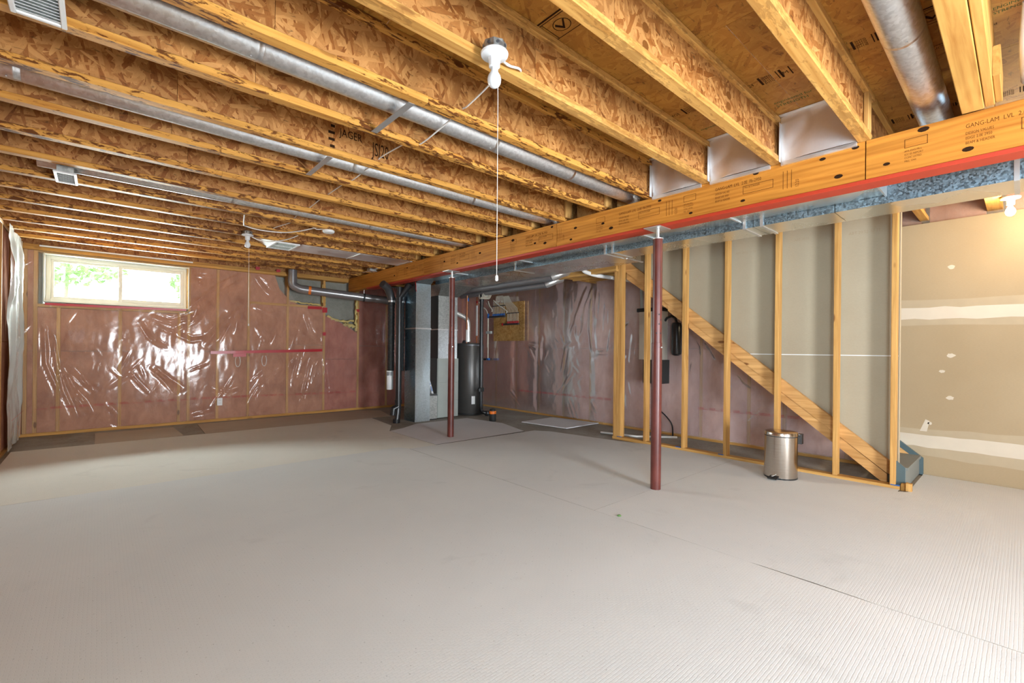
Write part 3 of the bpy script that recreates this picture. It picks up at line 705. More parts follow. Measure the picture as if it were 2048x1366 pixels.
lamp(1.258, 1.535, 2.437, 'bare white bulb on a metal box with a very long pull cord, nearest lamp', cord=1.455)
lamp(1.248, 5.93, 2.440, 'small far bare bulb lamp with pull cord, in front of the plastic-covered window wall', cord=1.40)
lamp(5.47, .087, 2.430, 'glowing bare bulb lamp above the foot of the stair at the right edge', lit=True, box=False)
bulb_light('stair_bulb_light', (5.42, .06, 2.33), 20, (1, .80, .52), .045)
t = thing('smoke_detector', (1.85, 5.10, 2.41), 'round white smoke detector hanging under a joist in the middle distance', 'smoke detector')
build('housing', MB().lathe([(.050, 0), (.060, .008), (.062, .024), (.055, .03)], (1.85, 5.08, 2.412), 28), WHITE, t, True); build('base_ring', MB().lathe([(.048, 0), (.05, .008)], (1.85, 5.08, 2.44), 24), PVC, t, True)
build('pigtail', MB().tube([(1.80, 5.10, 2.447), (1.74, 5.13, 2.44), (1.70, 5.16, 2.47)], .004, 8), CABLE, t)
t = thing('junction_box', (3.3, 7.14, 2.43), 'small square metal junction box under the joists near the far end of the beam', 'junction box')
build('box_body', MB().bar(3.25, 3.36, 7.09, 7.20, 2.42, 2.465), GALV, t); build('cover_plate', MB().bar(3.24, 3.37, 7.08, 7.21, 2.412, 2.419), STEEL, t); build('knockout', MB().lathe([(.012, 0), (.012, .006)], (3.305, 7.145, 2.406), 12), DARKST, t); build('hanger_bar', MB().box(3.29, 3.32, 6.95, 7.48, 2.432, 2.4395), STEEL, t)

# cables
def cable(pts, label, r=.0045, mat=CABLE, name='electric_cable', cat='cable', group=None, n=8, sub=6):
    P = [Vector(p) for p in pts]; out = []
    for i in range(len(P) - 1):
        p0, p1, p2, p3 = P[max(i - 1, 0)], P[i], P[i + 1], P[min(i + 2, len(P) - 1)]
        for k in range(sub):
            t_ = k / sub; out.append(.5 * ((2 * p1) + (-p0 + p2) * t_ + (2 * p0 - 5 * p1 + 4 * p2 - p3) * t_ ** 2 + (-p0 + 3 * p1 - 3 * p2 + p3) * t_ ** 3))
    out.append(P[-1]); return tag(build(name, MB().tube(out, r, n), mat, None, True, 80), label, cat, group)
cp = [(1.43, 1.63, 2.52), (1.47, 1.85, 2.505), (1.50, 2.06, 2.50), (1.505, 2.13, 2.505), (1.50, 2.34, 2.47), (1.50, 2.58, 2.455), (1.485, 2.68, 2.50), (1.47, 3.02, 2.51), (1.47, 3.13, 2.50), (1.465, 3.50, 2.475), (1.465, 3.62, 2.49), (1.47, 4.06, 2.495), (1.46, 4.15, 2.49), (1.465, 4.55, 2.48), (1.46, 4.65, 2.49), (1.48, 5.02, 2.49), (1.50, 5.12, 2.475), (1.40, 5.50, 2.455), (1.52, 5.62, 2.45)]
cable(cp, 'white electric cable threaded through the joist webs from the near lamp to the far lamp')
cable([(1.05, 5.10, 2.50), (1.09, 5.35, 2.425), (1.15, 5.50, 2.432), (1.30, 5.53, 2.425), (1.50, 5.50, 2.432), (1.62, 5.36, 2.44), (1.74, 5.22, 2.47), (1.80, 5.10, 2.48)], 'slack white cable looping beneath a joist between the far lamp and smoke detector', .006)
cable([(1.27, 5.99, 2.455), (1.36, 6.03, 2.425), (1.46, 6.04, 2.418), (1.56, 6.0, 2.43), (1.66, 5.9, 2.45), (1.72, 5.7, 2.47)], 'white cable running right from the far lamp box', .006)
cable([(1.31, 1.56, 2.452), (1.37, 1.575, 2.45), (1.43, 1.57, 2.458), (1.47, 1.60, 2.475), (1.44, 1.61, 2.48), (1.38, 1.60, 2.474)], 'short doubled white cable beside the near lamp box', .0055)

# ------------------------------------------------------------------ far wall framing, insulation, plastic
ST = WOODZ
studx = [-.61, -.40, .21, .877, .995, 1.365, 1.79, 2.381, 2.99, 3.62, 4.2, 4.81, 5.42]
for x in studx:
    z1 = 1.66 if (-.5 < x < .95) else 2.40
    build('wall_stud', MB().bar(x - .019, x + .019, YB, YB + .13, .04, z1), ST, wb)
build('wall_stud', MB().bar(-.72, -.682, YB, YB + .13, .04, 2.40), ST, wb)
build('bottom_plate', MB().bar(-.74, 3.75, YB - .02, YB + .13, 0, .04), WOODX, wb); build('bottom_plate', MB().bar(3.75, 5.86, YB - .02, YB + .13, 0, .04), WOODX, wb)
build('top_plate', MB().bar(-.74, 5.86, YB, YB + .14, 2.40, 2.438), WOODX, wb); build('top_plate', MB().bar(-.74, 3.40, YB - .06, YB + .14, 2.360, 2.397), WOODX, wb)
build('rim_board', MB().bar(-.86, 6.0, YB + .05, YB + .085, 2.44, 2.74), OSBY, wb)
build('window_sill_plate', MB().bar(-.60, 1.05, YB, YB + .13, 1.645, 1.685), WOODX, wb)
build('header', MB().bar(-.60, 1.05, YB + .005, YB + .13, 2.345, 2.362), WOODX, wb)
build('fire_block', MB().bar(1.81, 2.97, YB - .002, YB + .08, 1.86, 1.90), WOODX, wb)
def bt(pts, mat=BATT, parent=wb, y0=YB + .012, y1=YB + .12): build('insulation_batt', MB().prism(pts, 1, y0, y1), mat, parent)
def rect(a, b, c, d): return [(a, c), (b, c), (b, d), (a, d)]
for a, b in zip([-.68, -.59, -.38, .23, .895], [-.63, -.42, .19, .858, .975]): bt(rect(a, b, .04, 1.08)); bt(rect(a, b, 1.085, 1.64))
bt(rect(-.68, -.63, 1.64, 2.36)); bt(rect(-.88, -.725, .0, 2.40))
for a, b in ((1.015, 1.345), (1.385, 1.77)): bt(rect(a, b, .04, 1.08)); bt(rect(a, b, 1.085, 2.36))
bt(rect(1.81, 2.36, .04, 1.08)); bt([(1.81, 1.085), (2.36, 1.085), (2.36, 2.02), (2.25, 2.14), (2.18, 2.36), (1.81, 2.36)])
bt(rect(2.40, 2.97, .04, 1.20)); bt([(2.40, 1.205), (2.97, 1.205), (2.97, 1.88), (2.55, 1.90), (2.40, 1.98)])
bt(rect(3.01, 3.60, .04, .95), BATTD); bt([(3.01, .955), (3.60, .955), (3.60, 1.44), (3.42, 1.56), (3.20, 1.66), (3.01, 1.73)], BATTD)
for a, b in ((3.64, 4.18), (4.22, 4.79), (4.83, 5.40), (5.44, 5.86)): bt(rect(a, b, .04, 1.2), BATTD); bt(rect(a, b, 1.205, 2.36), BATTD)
# spray foam beads along the torn bay
def bead(pts, r, seed):
    rr = random.Random(seed); P = []; rad = []
    for (a, b) in zip(pts[:-1], pts[1:]):
        n = max(2, int((Vector(b) - Vector(a)).length / .03))
        for k in range(n): P.append(Vector(a).lerp(Vector(b), k / n) + Vector((rr.uniform(-1, 1), rr.uniform(-.5, .5), rr.uniform(-1, 1))) * r * .6); rad.append(r * rr.uniform(.6, 1.4))
    build('foam_bead', MB().tube(P, r, 7, True, rad), FOAM, wb, True, 80)
bead([(2.42, YB + .02, 1.95), (2.97, YB + .02, 1.915)], .016, 1); bead([(2.965, YB + .03, 2.30), (2.965, YB + .02, 1.93)], .012, 2); bead([(3.59, YB + .02, 2.34), (3.585, YB + .01, 1.9), (3.58, YB + .01, 1.45)], .022, 3)
bead([(3.05, YB + .03, 1.73), (3.2, YB + .02, 1.66), (3.4, YB + .02, 1.64), (3.57, YB + .01, 1.68)], .022, 4); bead([(3.35, YB + .02, 1.60), (3.56, YB + .01, 1.56)], .035, 5); bead([(3.015, YB + .03, 2.30), (3.015, YB + .02, 1.75)], .009, 6)
BC = [[(1.73,2.36),(1.37,2.13),(1.0,1.75)],[(1.78,2.30),(1.44,2.05),(1.03,1.53)],[(1.76,1.87),(1.45,1.55),(1.2,1.19)],[(1.57,1.67),(1.37,1.25)],[(1.45,1.67),(1.22,1.36)],[(0.43,1.51),(0.54,1.29),(0.73,1.13)],[(1.08,1.65),(0.78,1.52),(0.56,1.59)],[(-0.53,1.45),(-0.51,0.92),(-0.4,0.58),(-0.39,0.43)],[(-0.46,1.31),(-0.41,0.92),(-0.35,0.57),(-0.22,0.19)],[(-0.39,0.92),(-0.3,0.67),(-0.23,0.44),(-0.13,0.28)],[(-0.32,0.67),(-0.15,0.41),(-0.07,0.23)],[(-0.04,1.12),(0.01,1.02)],[(0.56,0.85),(0.69,0.71),(0.85,0.48)],[(0.27,0.83),(0.44,0.59),(0.54,0.47)],[(-0.28,0.87),(-0.15,0.66),(-0.04,0.53)],[(2.6,1.77),(2.51,1.47),(2.42,1.11)],[(2.7,1.74),(2.83,1.48)],[(2.64,1.77),(2.77,1.41),(2.93,1.21)],[(2.28,0.98),(2.1,0.67),(1.91,0.52)],[(2.77,1.01),(2.68,0.58),(2.59,0.16)],[(2.97,1.01),(3.02,0.57),(3.08,0.12)],[(2.49,1.08),(2.28,0.79),(2.05,0.61)],[(1.89,2.3),(2.03,2.11),(2.12,2.02)],[(1.34,2.3),(1.29,2.24),(1.09,2.22)],[(1.92,2.34),(2.09,2.21)],[(0.87,1.35),(1.03,1.27),(1.2,1.3)],[(0.61,0.8),(0.78,0.63),(0.92,0.51)],[(1.25,0.9),(1.01,0.79)],[(1.87,1.81),(2.1,1.71),(2.21,1.77)],[(2.96,1.42),(2.93,1.15)],[(2.58,1.08),(2.46,0.56)],[(1.05,1.53),(0.78,1.38),(0.6,1.48)],[(1.65,1.8),(1.6,1.38)],[(1.77,0.53),(1.51,0.45),(1.3,0.52)],[(2.81,0.41),(2.34,0.27)],[(1.36,0.19),(1.02,0.13)],[(0.04,0.4),(0.2,0.18)],[(1.67,2.3),(1.15,1.88)],[(2.27,1.59),(2.13,1.2)],[(2.9,0.94),(2.77,0.48)]]
t = thing('plastic_sheet', (1.5, YB - .01, 0), 'clear wrinkled plastic vapour barrier stapled over pink insulation on the window wall', 'plastic sheet')
def keepb(U, V):
    win = (U > -.545) & (U < 1.0) & (V > 1.705) & (V < 2.345)
    top = np.where(U < 2.19, 2.40, np.where(U < 2.5, 2.40 - (U - 2.19) * 1.45, np.where(U < 3.0, 1.90, np.where(U < 3.62, 1.74 - (U - 3.0) * .38, 2.37))))
    return (~win) & (V < top)
sheet('sheet_film', t, POLY, -.72, 5.86, .035, 2.40, .0165, 'XZ', YB - .004, -1, BC, .016, .024, studx, 170, 3, keepb, .006)
def tape(parent, pts, w_, mat=TAPE):
    m = MB()
    for (a, b) in zip(pts[:-1], pts[1:]):
        a, b = Vector(a), Vector(b); u = Vector((0, 0, w_ / 2)); m.add([a - u, b - u, b + u, a + u, a - u + Vector((0, .001, 0)), b - u + Vector((0, .001, 0)), b + u + Vector((0, .001, 0)), a + u + Vector((0, .001, 0))], [(0, 1, 2, 3), (7, 6, 5, 4), (0, 4, 5, 1), (3, 2, 6, 7)])
    build('red_tape', m, mat, parent)
yt = YB - .036
tape(t, [(1.27, yt, 1.068), (1.6, yt - .004, 1.075), (2.1, yt, 1.09), (2.5, yt - .003, 1.10), (2.95, yt, 1.115)], .045)
tape(t, [(1.57, yt - .004, 1.025), (1.75, yt - .004, 1.03)], .05)
tape(t, [(-.525, yt + .01, 1.685), (.2, yt + .01, 1.690), (.96, yt + .01, 1.702)], .030)
for (x, z, a, b) in ((1.93, 2.44, .05, .05), (2.24, 2.44, .05, .045), (2.90, 1.86, .20, .05), (3.02, 1.83, .07, .09), (3.004, 1.404, .045, .06), (3.62, 1.86, .05, .05)): tape(t, [(x - a, yt + .015, z), (x + a * .2, yt + .012, z + .004)], b)
m = MB(); xx = -.6
while xx < 3.5:
    if not (0.9 < (xx * 7) % 1.3 < 1.2): stamp(m, random.choice(['VAPOUR', 'BARRIER', '6 MIL', 'CGSB', 'GREEN']), .022, (xx, YB - .045, .36 + .012 * math.sin(xx * 1.4)), (1, 0, 0), (0, 0, 1), 1.3)
    m.box(xx, xx + .11, YB - .0455, YB - .045, .352 + .012 * math.sin(xx * 1.4), .355 + .012 * math.sin(xx * 1.4)); xx += .135
build('print_mark', m, INKR, t)
for (x, z) in ((1.64, 1.02), (2.02, 1.03)):
    P = [(x + .035 * math.sin(a), YB - .012, z - .09 + .09 * math.cos(a)) for a in np.linspace(.5, 2 * PI - .5, 14)]
    tag(build('cable_loop', MB().tube(P, .005, 8), CABLE, None, True, 80), 'loop of cable showing through the plastic below the red tape, ' + ('left of the two' if x < 1.8 else 'right of the two'), 'cable', 'cable loops behind the plastic')
t = thing('wall_outlet', (1.392, YB - .04, .25), 'white electrical outlet low on the plastic-covered window wall', 'outlet')
build('cover_plate', MB().bar(1.357, 1.427, YB - .062, YB - .05, .25, .365), WHITE, t); build('box', MB().bar(1.365, 1.42, YB - .05, YB + .02, .262, .352), PVC, t)
for z in (.285, .33): build('receptacle', MB().bar(1.375, 1.409, YB - .065, YB - .062, z - .013, z + .013), PORC, t)

# window
wn = struct('window_1', (.22, YB + .1, 1.71))
m = MB(); X0, X1, Z0, Z1 = -.54, .993, 1.712, 2.338
m.bar(X0, X0 + .012, YB - .03, YB + .30, Z0, Z1, axis=2); m.bar(X1 - .012, X1, YB - .03, YB + .30, Z0, Z1, axis=2); m.bar(X0 + .012, X1 - .012, YB - .03, YB + .30, Z1 - .012, Z1, axis=0); m.bar(X0 + .012, X1 - .012, YB - .03, YB + .30, Z0, Z0 + .012, axis=0)
build('jamb_liner', m, VINYL, wn)
m = MB(); a0, a1, c0, c1 = X0 + .013, X1 - .013, Z0 + .013, Z1 - .013; f = .045
m.bar(a0, a0 + f, YB + .10, YB + .17, c0, c1); m.bar(a1 - f, a1, YB + .10, YB + .17, c0, c1); m.bar(a0 + f, a1 - f, YB + .10, YB + .17, c1 - f, c1); m.bar(a0 + f, a1 - f, YB + .10, YB + .17, c0, c0 + f)
build('window_frame', m, VINYL, wn)
xm = .21
for (p0, p1, yy, nm) in ((a0 + f, xm + .02, YB + .135, 'fixed_sash'), (xm - .02, a1 - f, YB + .105, 'sliding_sash')):
    m = MB(); g = .03 if nm == 'fixed_sash' else .042; q0, q1 = c0 + f, c1 - f
    m.bar(p0, p0 + g, yy, yy + .025, q0, q1); m.bar(p1 - g, p1, yy, yy + .025, q0, q1); m.bar(p0 + g, p1 - g, yy, yy + .025, q1 - g, q1); m.bar(p0 + g, p1 - g, yy, yy + .025, q0, q0 + g)
    sh = build(nm, m, VINYL, wn)
    build('pane', MB().box(p0 + g, p1 - g, yy + .010, yy + .014, q0 + g, q1 - g), GLASS, sh)
    if nm == 'sliding_sash': build('latch', MB().bar(p0 + .008, p0 + .02, yy - .012, yy, 1.98, 2.05), PVC, sh)
build('head_trim', MB().bar(-.575, 1.03, YB - .065, YB - .055, 2.405, 2.425), WHITE, wn)
# outside: ground, window well and shrubs
tag(build('outside_ground', MB().box(-8, 12, 8.9, 22, 1.45, 1.6), GRASS), kind='structure')
t = thing('window_well', (.2, 9.4, 1.3), 'pale curved window well rim outside the small window', 'window well')
P = [(.2 + .95 * math.cos(a), 8.74 + .62 * math.sin(a)) for a in np.linspace(0, PI, 25)]
vs = [(x, y, z) for x, y in P for z in (1.4, 1.80)]; build('well_wall', MB().add(vs, [(2 * i, 2 * i + 1, 2 * i + 3, 2 * i + 2) for i in range(24)]), plain('well_steel', (.55, .62, .66), .5, .2), t, True, 80)
build('well_rim', MB().tube([(x, y, 1.80) for x, y in P], .014, 8), WHITE, t, True, 80)
def shrub(name, c, r, n, label, seed):
    rr = np.random.default_rng(seed); t = thing(name, (c[0], c[1], 1.6), label, 'shrub', 'shrubs outside the window'); mb = MB()
    for i in range(n):
        d = rr.normal(size=3); d /= np.linalg.norm(d); q = rr.uniform(.35, 1) ** .4; p = Vector((c[0] + d[0] * r[0] * q, c[1] + d[1] * r[1] * q, c[2] + d[2] * r[2] * q))
        a = Vector(rr.normal(size=3)).normalized() * .07; b = a.cross(Vector(rr.normal(size=3))).normalized() * .035
        mb.add([p - a, p + b, p + a, p - b], [(0, 1, 2, 3)])
    o = build('foliage', mb, LEAF, t); o['kind'] = 'stuff'
    build('stem', MB().tube([(c[0], c[1], 1.6), (c[0] + .05, c[1], c[2])], .03, 8), LEAF, t)
shrub('leafy_shrub', (-.5, 12.2, 3.1), (1.2, .8, .8), 1500, 'sunlit leafy green bush seen through the left window pane', 1)
shrub('leafy_shrub', (1.75, 12.4, 3.0), (.7, .7, 1.1), 1200, 'sunlit leafy green bush seen through the right window pane', 2)

# ------------------------------------------------------------------ left wall framing + bright plastic
for y in (2.2, 2.8, 3.4, 4.0, 4.6, 5.2, 5.8, 6.4, 7.0, 7.62, 8.2): build('wall_stud', MB().bar(XL - .11, XL, y - .019, y + .019, .04, 2.40), WOODZ, wl)
build('bottom_plate', MB().bar(XL - .11, XL + .01, -.9, 8.36, 0, .04), WOODY, wl); build('top_plate', MB().bar(XL - .11, XL, -.9, 8.36, 2.40, 2.438), WOODY, wl)
ysl = [2.2, 2.8, 3.4, 4.0, 4.6, 5.2, 5.8, 6.4, 7.0, 7.62, 8.2, 8.36]
for a, b in zip(ysl[:-1], ysl[1:]): build('insulation_batt', MB().box(XL - .105, XL - .012, a + .02, b - .02, .04, 1.19), BATT, wl); build('insulation_batt', MB().box(XL - .105, XL - .012, a + .02, b - .02, 1.195, 2.39), BATT, wl)
build('drywall_panel', MB().box(XL - .115, XL - .10, -.9, 2.18, 0, 2.45), DRYF, wl)
build('drywall_panel', MB().box(XL - .115, XL - .10, -3.3, -2.1, 0, 2.45), DRYF, wl)
w2 = struct('added_side_window', (XL - .1, -1.7, .7)); m = MB()  # invented side window, added to frame the left fill light
m.bar(XL - .12, XL - .02, -2.1, -2.04, .7, 2.0); m.bar(XL - .12, XL - .02, -.96, -.9, .7, 2.0); m.bar(XL - .12, XL - .02, -2.04, -.96, .7, .76); m.bar(XL - .12, XL - .02, -2.04, -.96, 1.94, 2.0); build('window_frame', m, VINYL, w2)
t = thing('plastic_sheet', (XL, 6, 0), 'plastic sheet hanging loose on the left wall, window light painted on as pale haze', 'plastic sheet')
sheet('sheet_film', t, POLY_L, 7.12, 8.33, .03, 2.435, .02, 'YZ', XL + .012, 1, [[(7.3, 2.4), (7.5, 1.6), (7.2, .6)], [(7.9, 2.4), (8.05, 1.4), (7.95, .3)], [(7.6, 2.3), (7.7, 1.2), (7.5, .2)], [(7.1, 2.2), (7.2, 1.5)]], .06, .03, ysl, 20, 8, None, .03)
m = MB()
for i in range(9):
    y = 7.15 + i * .12; m.box(XL + .062, XL + .0625, y, y + .09, .352, .356)
build('print_mark', m, INKR, t)

# ------------------------------------------------------------------ right wall framing, batts, plastic, drywall
ysr = [.80, 1.25, 1.85, 2.24, 2.84, 3.45, 4.06, 4.67, 5.24, 5.84, 6.44, 7.03, 7.6, 8.2]
for y in ysr: build('wall_stud', MB().bar(XR, XR + .13, y - .019, y + .019, .04, 2.36), WOODZ, wr)
build('bottom_plate', MB().bar(XR - .01, XR + .13, .80, 4.4, 0, .04), WOODY, wr); build('bottom_plate', MB().bar(XR - .01, XR + .13, 4.4, 8.36, 0, .04), WOODY, wr)
build('top_plate', MB().bar(XR, XR + .13, -3.5, 8.36, 2.36, 2.398), WOODY, wr)
for a, b in zip(ysr[:-1], ysr[1:]): build('insulation_batt', MB().box(XR + .012, XR + .12, a + .02, b - .02, .04, 1.19), BATTL, wr); build('insulation_batt', MB().box(XR + .012, XR + .12, a + .02, b - .02, 1.195, 2.36), BATTL, wr)
for y0, y1 in ((.70, 1.2), (.26, .60), (-.4, .10)): build('rim_insulation', MB().box(XR + .05, XR + .14, y0 - .02, y1 + .02, 2.40, 2.74), BATT, wr)
RC = [[(4.7, 2.22), (4.82, 2.0), (4.95, 1.71), (4.91, 1.35)], [(4.62, 2.21), (4.76, 1.9), (4.79, 1.55), (4.88, 1.33)], [(4.65, 2.09), (4.67, 1.55), (4.61, 1.11)], [(4.24, 1.53), (4.31, 1.06)], [(4.24, 2.08), (4.42, 2.12)], [(3.89, 1.57), (3.98, 1.5), (4.02, 1.16)], [(4.54, 2.1), (4.57, 1.69)], [(4.36, 1.92), (4.39, 1.44)], [(4.7, 2.19), (5.05, 1.46)], [(5.8, 1.2), (6.12, 1.23)], [(4.56, 1.11), (4.27, 1.13)], [(3.86, 1.39), (3.91, 0.98)], [(5.76, 1.36), (5.79, 0.93)], [(5.18, 1.2), (5.28, 0.78)],
      [(2.95, 1.43), (2.83, 1.23), (2.8, 1.01)], [(2.89, 1.37), (2.69, 1.21), (2.58, 0.91)], [(2.75, 1.29), (2.58, 1.02), (2.54, 0.81)], [(2.42, 0.97), (2.22, 0.75), (2.08, 0.68)], [(2.37, 0.81), (2.08, 0.73)], [(2.22, 0.64), (1.99, 0.64)], [(1.94, 0.59), (2.22, 0.31), (2.37, 0.19)], [(1.98, 0.51), (2.12, 0.3)], [(1.8, 0.36), (1.98, 0.22)], [(1.76, 0.46), (1.72, 0.25)], [(2.92, 1.12), (2.97, 0.78)]]
t = thing('plastic_sheet', (XR - .01, 4.6, 0), 'clear plastic vapour barrier over pink insulation on the wall behind the stair', 'plastic sheet')
sheet('sheet_film', t, POLY_R, .83, 8.34, .035, 2.36, .021, 'YZ', XR - .004, -1, RC, .026, .020, ysr, 110, 21, None, .014)
m = MB(); yy = 6.3
while yy > 1.3:
    if yy > 4.3 or yy < 2.9:
        stamp(m, random.choice(['VAPOUR', 'BARRIER', '6 MIL', 'CGSB']), .026, (XR - .05, yy, .41 - .006 * (yy - 4)), (0, -1, 0), (0, 0, 1), 1.2)
        quad(m, (XR - .05, yy, .40 - .006 * (yy - 4)), (0, -1, 0), (0, 0, 1), 0, .13, 0, .003)
    yy -= .15
build('print_mark', m, INKR, t)
tag(build('insulation_facing', MB().box(XR + .035, XR + .045, -.2, 1.15, 2.41, 2.74), POLY), 'plastic-faced pink insulation tucked above the drywall beside the glowing bulb', 'insulation')
# finished drywall at the foot of the stair
build('drywall_panel', MB().box(XR - .013, XR - .001, -3.55, .826, 1.512, 2.405), DRYF, wr)
build('drywall_panel', MB().box(XR - .013, XR - .001, -3.55, .826, .005, 1.509), DRYF, wr)
def mudband(z0, z1, y0, y1, seed, slope=0.0):
    rr = random.Random(seed); n = 40; top = []; bot = []
    for i in range(n + 1):
        y = y0 + (y1 - y0) * i / n; top.append((y, z1 + slope * i / n + rr.uniform(-.008, .008))); bot.append((y, z0 + slope * i / n + rr.uniform(-.008, .008)))
    build('joint_compound_band', MB().prism(bot + top[::-1], 0, XR - .0142, XR - .0130), MUD, wr)
def smear(z0, z1, y0, y1, seed, slope=0):
    rr = random.Random(seed); n = 26; top = []; bot = []; h = 0
    for i in range(n + 1):
        y = y0 + (y1 - y0) * i / n; h += rr.uniform(-.015, .015); h *= .85; top.append((y, z1 + slope * i / n + h)); bot.append((y, z0 + slope * i / n - .7 * h + rr.uniform(-.004, .004)))
    build('compound_smear', MB().prism(bot + top[::-1], 0, XR - .0136, XR - .0128), DRYM, wr)
smear(1.40, 1.62, -3.4, .82, 3, .04); smear(.19, .44, -3.4, .82, 4); mudband(1.46, 1.57, -3.4, .82, 1, .03); mudband(.27, .385, -3.4, .82, 2)
for (y, z, r) in ((.46, 1.964, .02), (.457, 1.146, .022), (.517, .995, .016), (.461, .752, .02), (.60, .50, .014)):
    n = 14; rr = random.Random(int(y * 999 + z * 77)); build('screw_patch', MB().prism([(y + r * rr.uniform(.8, 1.3) * 1.2 * math.cos(2 * PI * i / n), z + r * rr.uniform(.7, 1.1) * math.sin(2 * PI * i / n)) for i in range(n)], 0, XR - .0142, XR - .0130), MUD, wr)
build('screw_patch', MB().prism([(.67, .42), (.62, .42), (.60, .52), (.63, .535)], 0, XR - .0142, XR - .0130), MUD, wr)

# ------------------------------------------------------------------ stud partition beside the stair
XS = 5.035
t = thing('stud_partition', (XS, 2.2, 0), 'open timber stud partition along the side of the stair, bare studs with drywall behind', 'partition')
sy = [3.615, 3.575, 3.535, 3.164, 2.663, 2.18, 1.679, 1.182, .768]
for i, y in enumerate(sy):
    dy = .038; build('stud', MB().bar(XS, XS + .089, y - dy, y - .001, .039, 2.40), WOODZ, t)
build('bottom_plate', MB().bar(XS - .002, XS + .089, .70, 3.62, .001, .038), WOODY, t)
build('top_plate', MB().bar(XS, XS + .089, .70, 3.62, 2.40, 2.438), WOODY, t)
for y in (3.52, 2.70, 2.20, .73): build('blue_shim', MB().bar(XS - .004, XS + .02, y - .03, y + .03, .038, .046), BLUE, t)
build('kicker_block', MB().bar(XS + .02, XS + .11, .655, .695, .001, .06), WOODX, t)
# drywall on the stair side of the studs, following the stair
def zl(y): return .195 + .782 * (y - .75)
t = thing('stair_drywall', (5.176, 2, 0), 'back of the grey-tan drywall sheets behind the partition studs above the stringer', 'drywall')
zs = 1.138; ym = .75 + (zs - .195) / .782
build('lower_board', MB().prism([(.735, .16), (ym + .08, zs - .001), (.735, zs - .001)], 0, 5.170, 5.182), DRYB, t)
build('upper_board', MB().prism([(.735, zs + .001), (ym + .09, zs + .001), (3.52, 2.33), (3.52, 2.437), (.735, 2.437)], 0, 5.170, 5.182), DRYB, t)
build('joint_strip', MB().box(5.1690, 5.1700, .735, ym + .05, zs - .004, zs + .004), WHITE, t)
m = MB(); stamp(m, 'ABT 20:52  U 11', .038, (5.169, 1.10, 2.25), (0, -1, 0), (0, 0, 1), .9); stamp(m, 'ABT 20:52  U 11', .034, (5.169, 2.12, 2.22), (0, -1, 0), (0, 0, 1), .9); stamp(m, 'ABT 20:52', .034, (5.169, 1.55, 2.27), (0, -1, 0), (0, 0, 1), .9)
build('print_mark', m, plain('grey_ink', (.34, .27, .18), .9), t)
build('corner_bead', MB().bar(5.168, 5.190, .722, .734, .15, 2.437), DRYM, t)

# ------------------------------------------------------------------ stair
t = thing('basement_stair', (5.13, .66, 0), 'wooden stair rising behind the studs, blue-grey painted bottom step', 'stair')
def sboard(ya, yb, o0, o1, x0, x1, name, mat):
    build(name, MB().prism([(ya, zl(ya) + o0), (yb, zl(yb) + o0), (yb, min(zl(yb) + o1, 2.43)), (ya, zl(ya) + o1)], 0, x0, x1), mat, t)
STR = lumber('stringer_wood', 'Y', (.62, .36, .145), (.44, .22, .065), .9)
build('stringer', MB().prism([(.745, .075), (.745, .192), (3.50, 2.345), (3.50, 2.10), (3.30, 1.96)], 0, 5.142, 5.166), STR, t)
build('stringer', MB().prism([(.80, .115), (.80, .232), (3.50, 2.345), (3.50, 2.19)], 0, 5.1265, 5.1415), STR, t)
build('ledger_board', MB().prism([(.80, .002), (.80, .105), (2.9, 1.75), (2.9, 1.65)], 0, 5.134, 5.166), STR, t)
sboard(.745, 3.50, -.24, .0, 5.835, 5.866, 'wall_stringer', STR)
for i in range(1, 12):
    y = .665 + .2405 * i; z = .19 * (i + 1) - .065
    build('tread', MB().bar(5.19, 5.834, y, y + .235, z - .03, z, .004), WOODX, t)
build('bottom_tread', MB().prism([(5.10, .655), (5.835, .655), (5.835, .92), (5.192, .92), (5.192, .72), (5.10, .72)], 2, .165, .190), TREADM, t)
build('bottom_riser', MB().box(5.10, 5.835, .668, .684, .012, .165), TREADM, t)
build('end_panel', MB().prism([(.672, .05), (.672, .19), (.74, .25), (.74, .01), (.70, .01)], 0, 5.085, 5.10), TEAL, t)
build('wall_skirt', MB().prism([(.64, .01), (.64, .165), (.84, .33), (.92, .38), (.92, .01)], 0, 5.836, 5.864), TEAL, t)
build('toe_block', MB().bar(5.02, 5.065, .62, .66, .012, .075), WOODZ, t)

# soffit framing at head of the stair and drain pipe
t = thing('soffit_frame', (5.1, 4.1, 2.2), 'timber soffit frame beneath the ducts left of the first stud', 'framing')
build('side_board', MB().bar(4.98, 5.02, 3.55, 4.60, 2.225, 2.43), WOODY, t); build('end_board', MB().bar(5.02, 5.86, 4.56, 4.60, 2.225, 2.43), WOODX, t); build('inner_board', MB().bar(5.30, 5.34, 3.60, 4.56, 2.20, 2.40), WOODY, t); build('far_board', MB().bar(5.70, 5.74, 3.60, 4.56, 2.23, 2.43), WOODY, t)
build('bottom_edge', MB().bar(4.975, 5.06, 3.55, 4.6, 2.195, 2.224), WOODY, t)
def bend(pts, r, label, mat=PVC, name='drain_pipe', cat='pipe', parent=None, n=14, coll=()):
    P = [Vector(p) for p in pts]; out = [P[0]]
    for a, b, c in zip(P[:-2], P[1:-1], P[2:]):
        k = min(.06 + r * 1.2, (b - a).length * .45, (c - b).length * .45); p0 = b + (a - b).normalized() * k; p1 = b + (c - b).normalized() * k
        for i in range(7): t_ = i / 6; out.append(p0 * (1 - t_) ** 2 + b * 2 * t_ * (1 - t_) + p1 * t_ * t_)
    out.append(P[-1]); mb = MB().tube(out, r, n)
    for q in coll:
        a, b = Vector(q[0]), Vector(q[1]); mb.tube([a, b], r * 1.18, n)
    o = build(name, mb, mat, parent, True, 50)
    if parent is None: tag(o, label, cat)
    return o
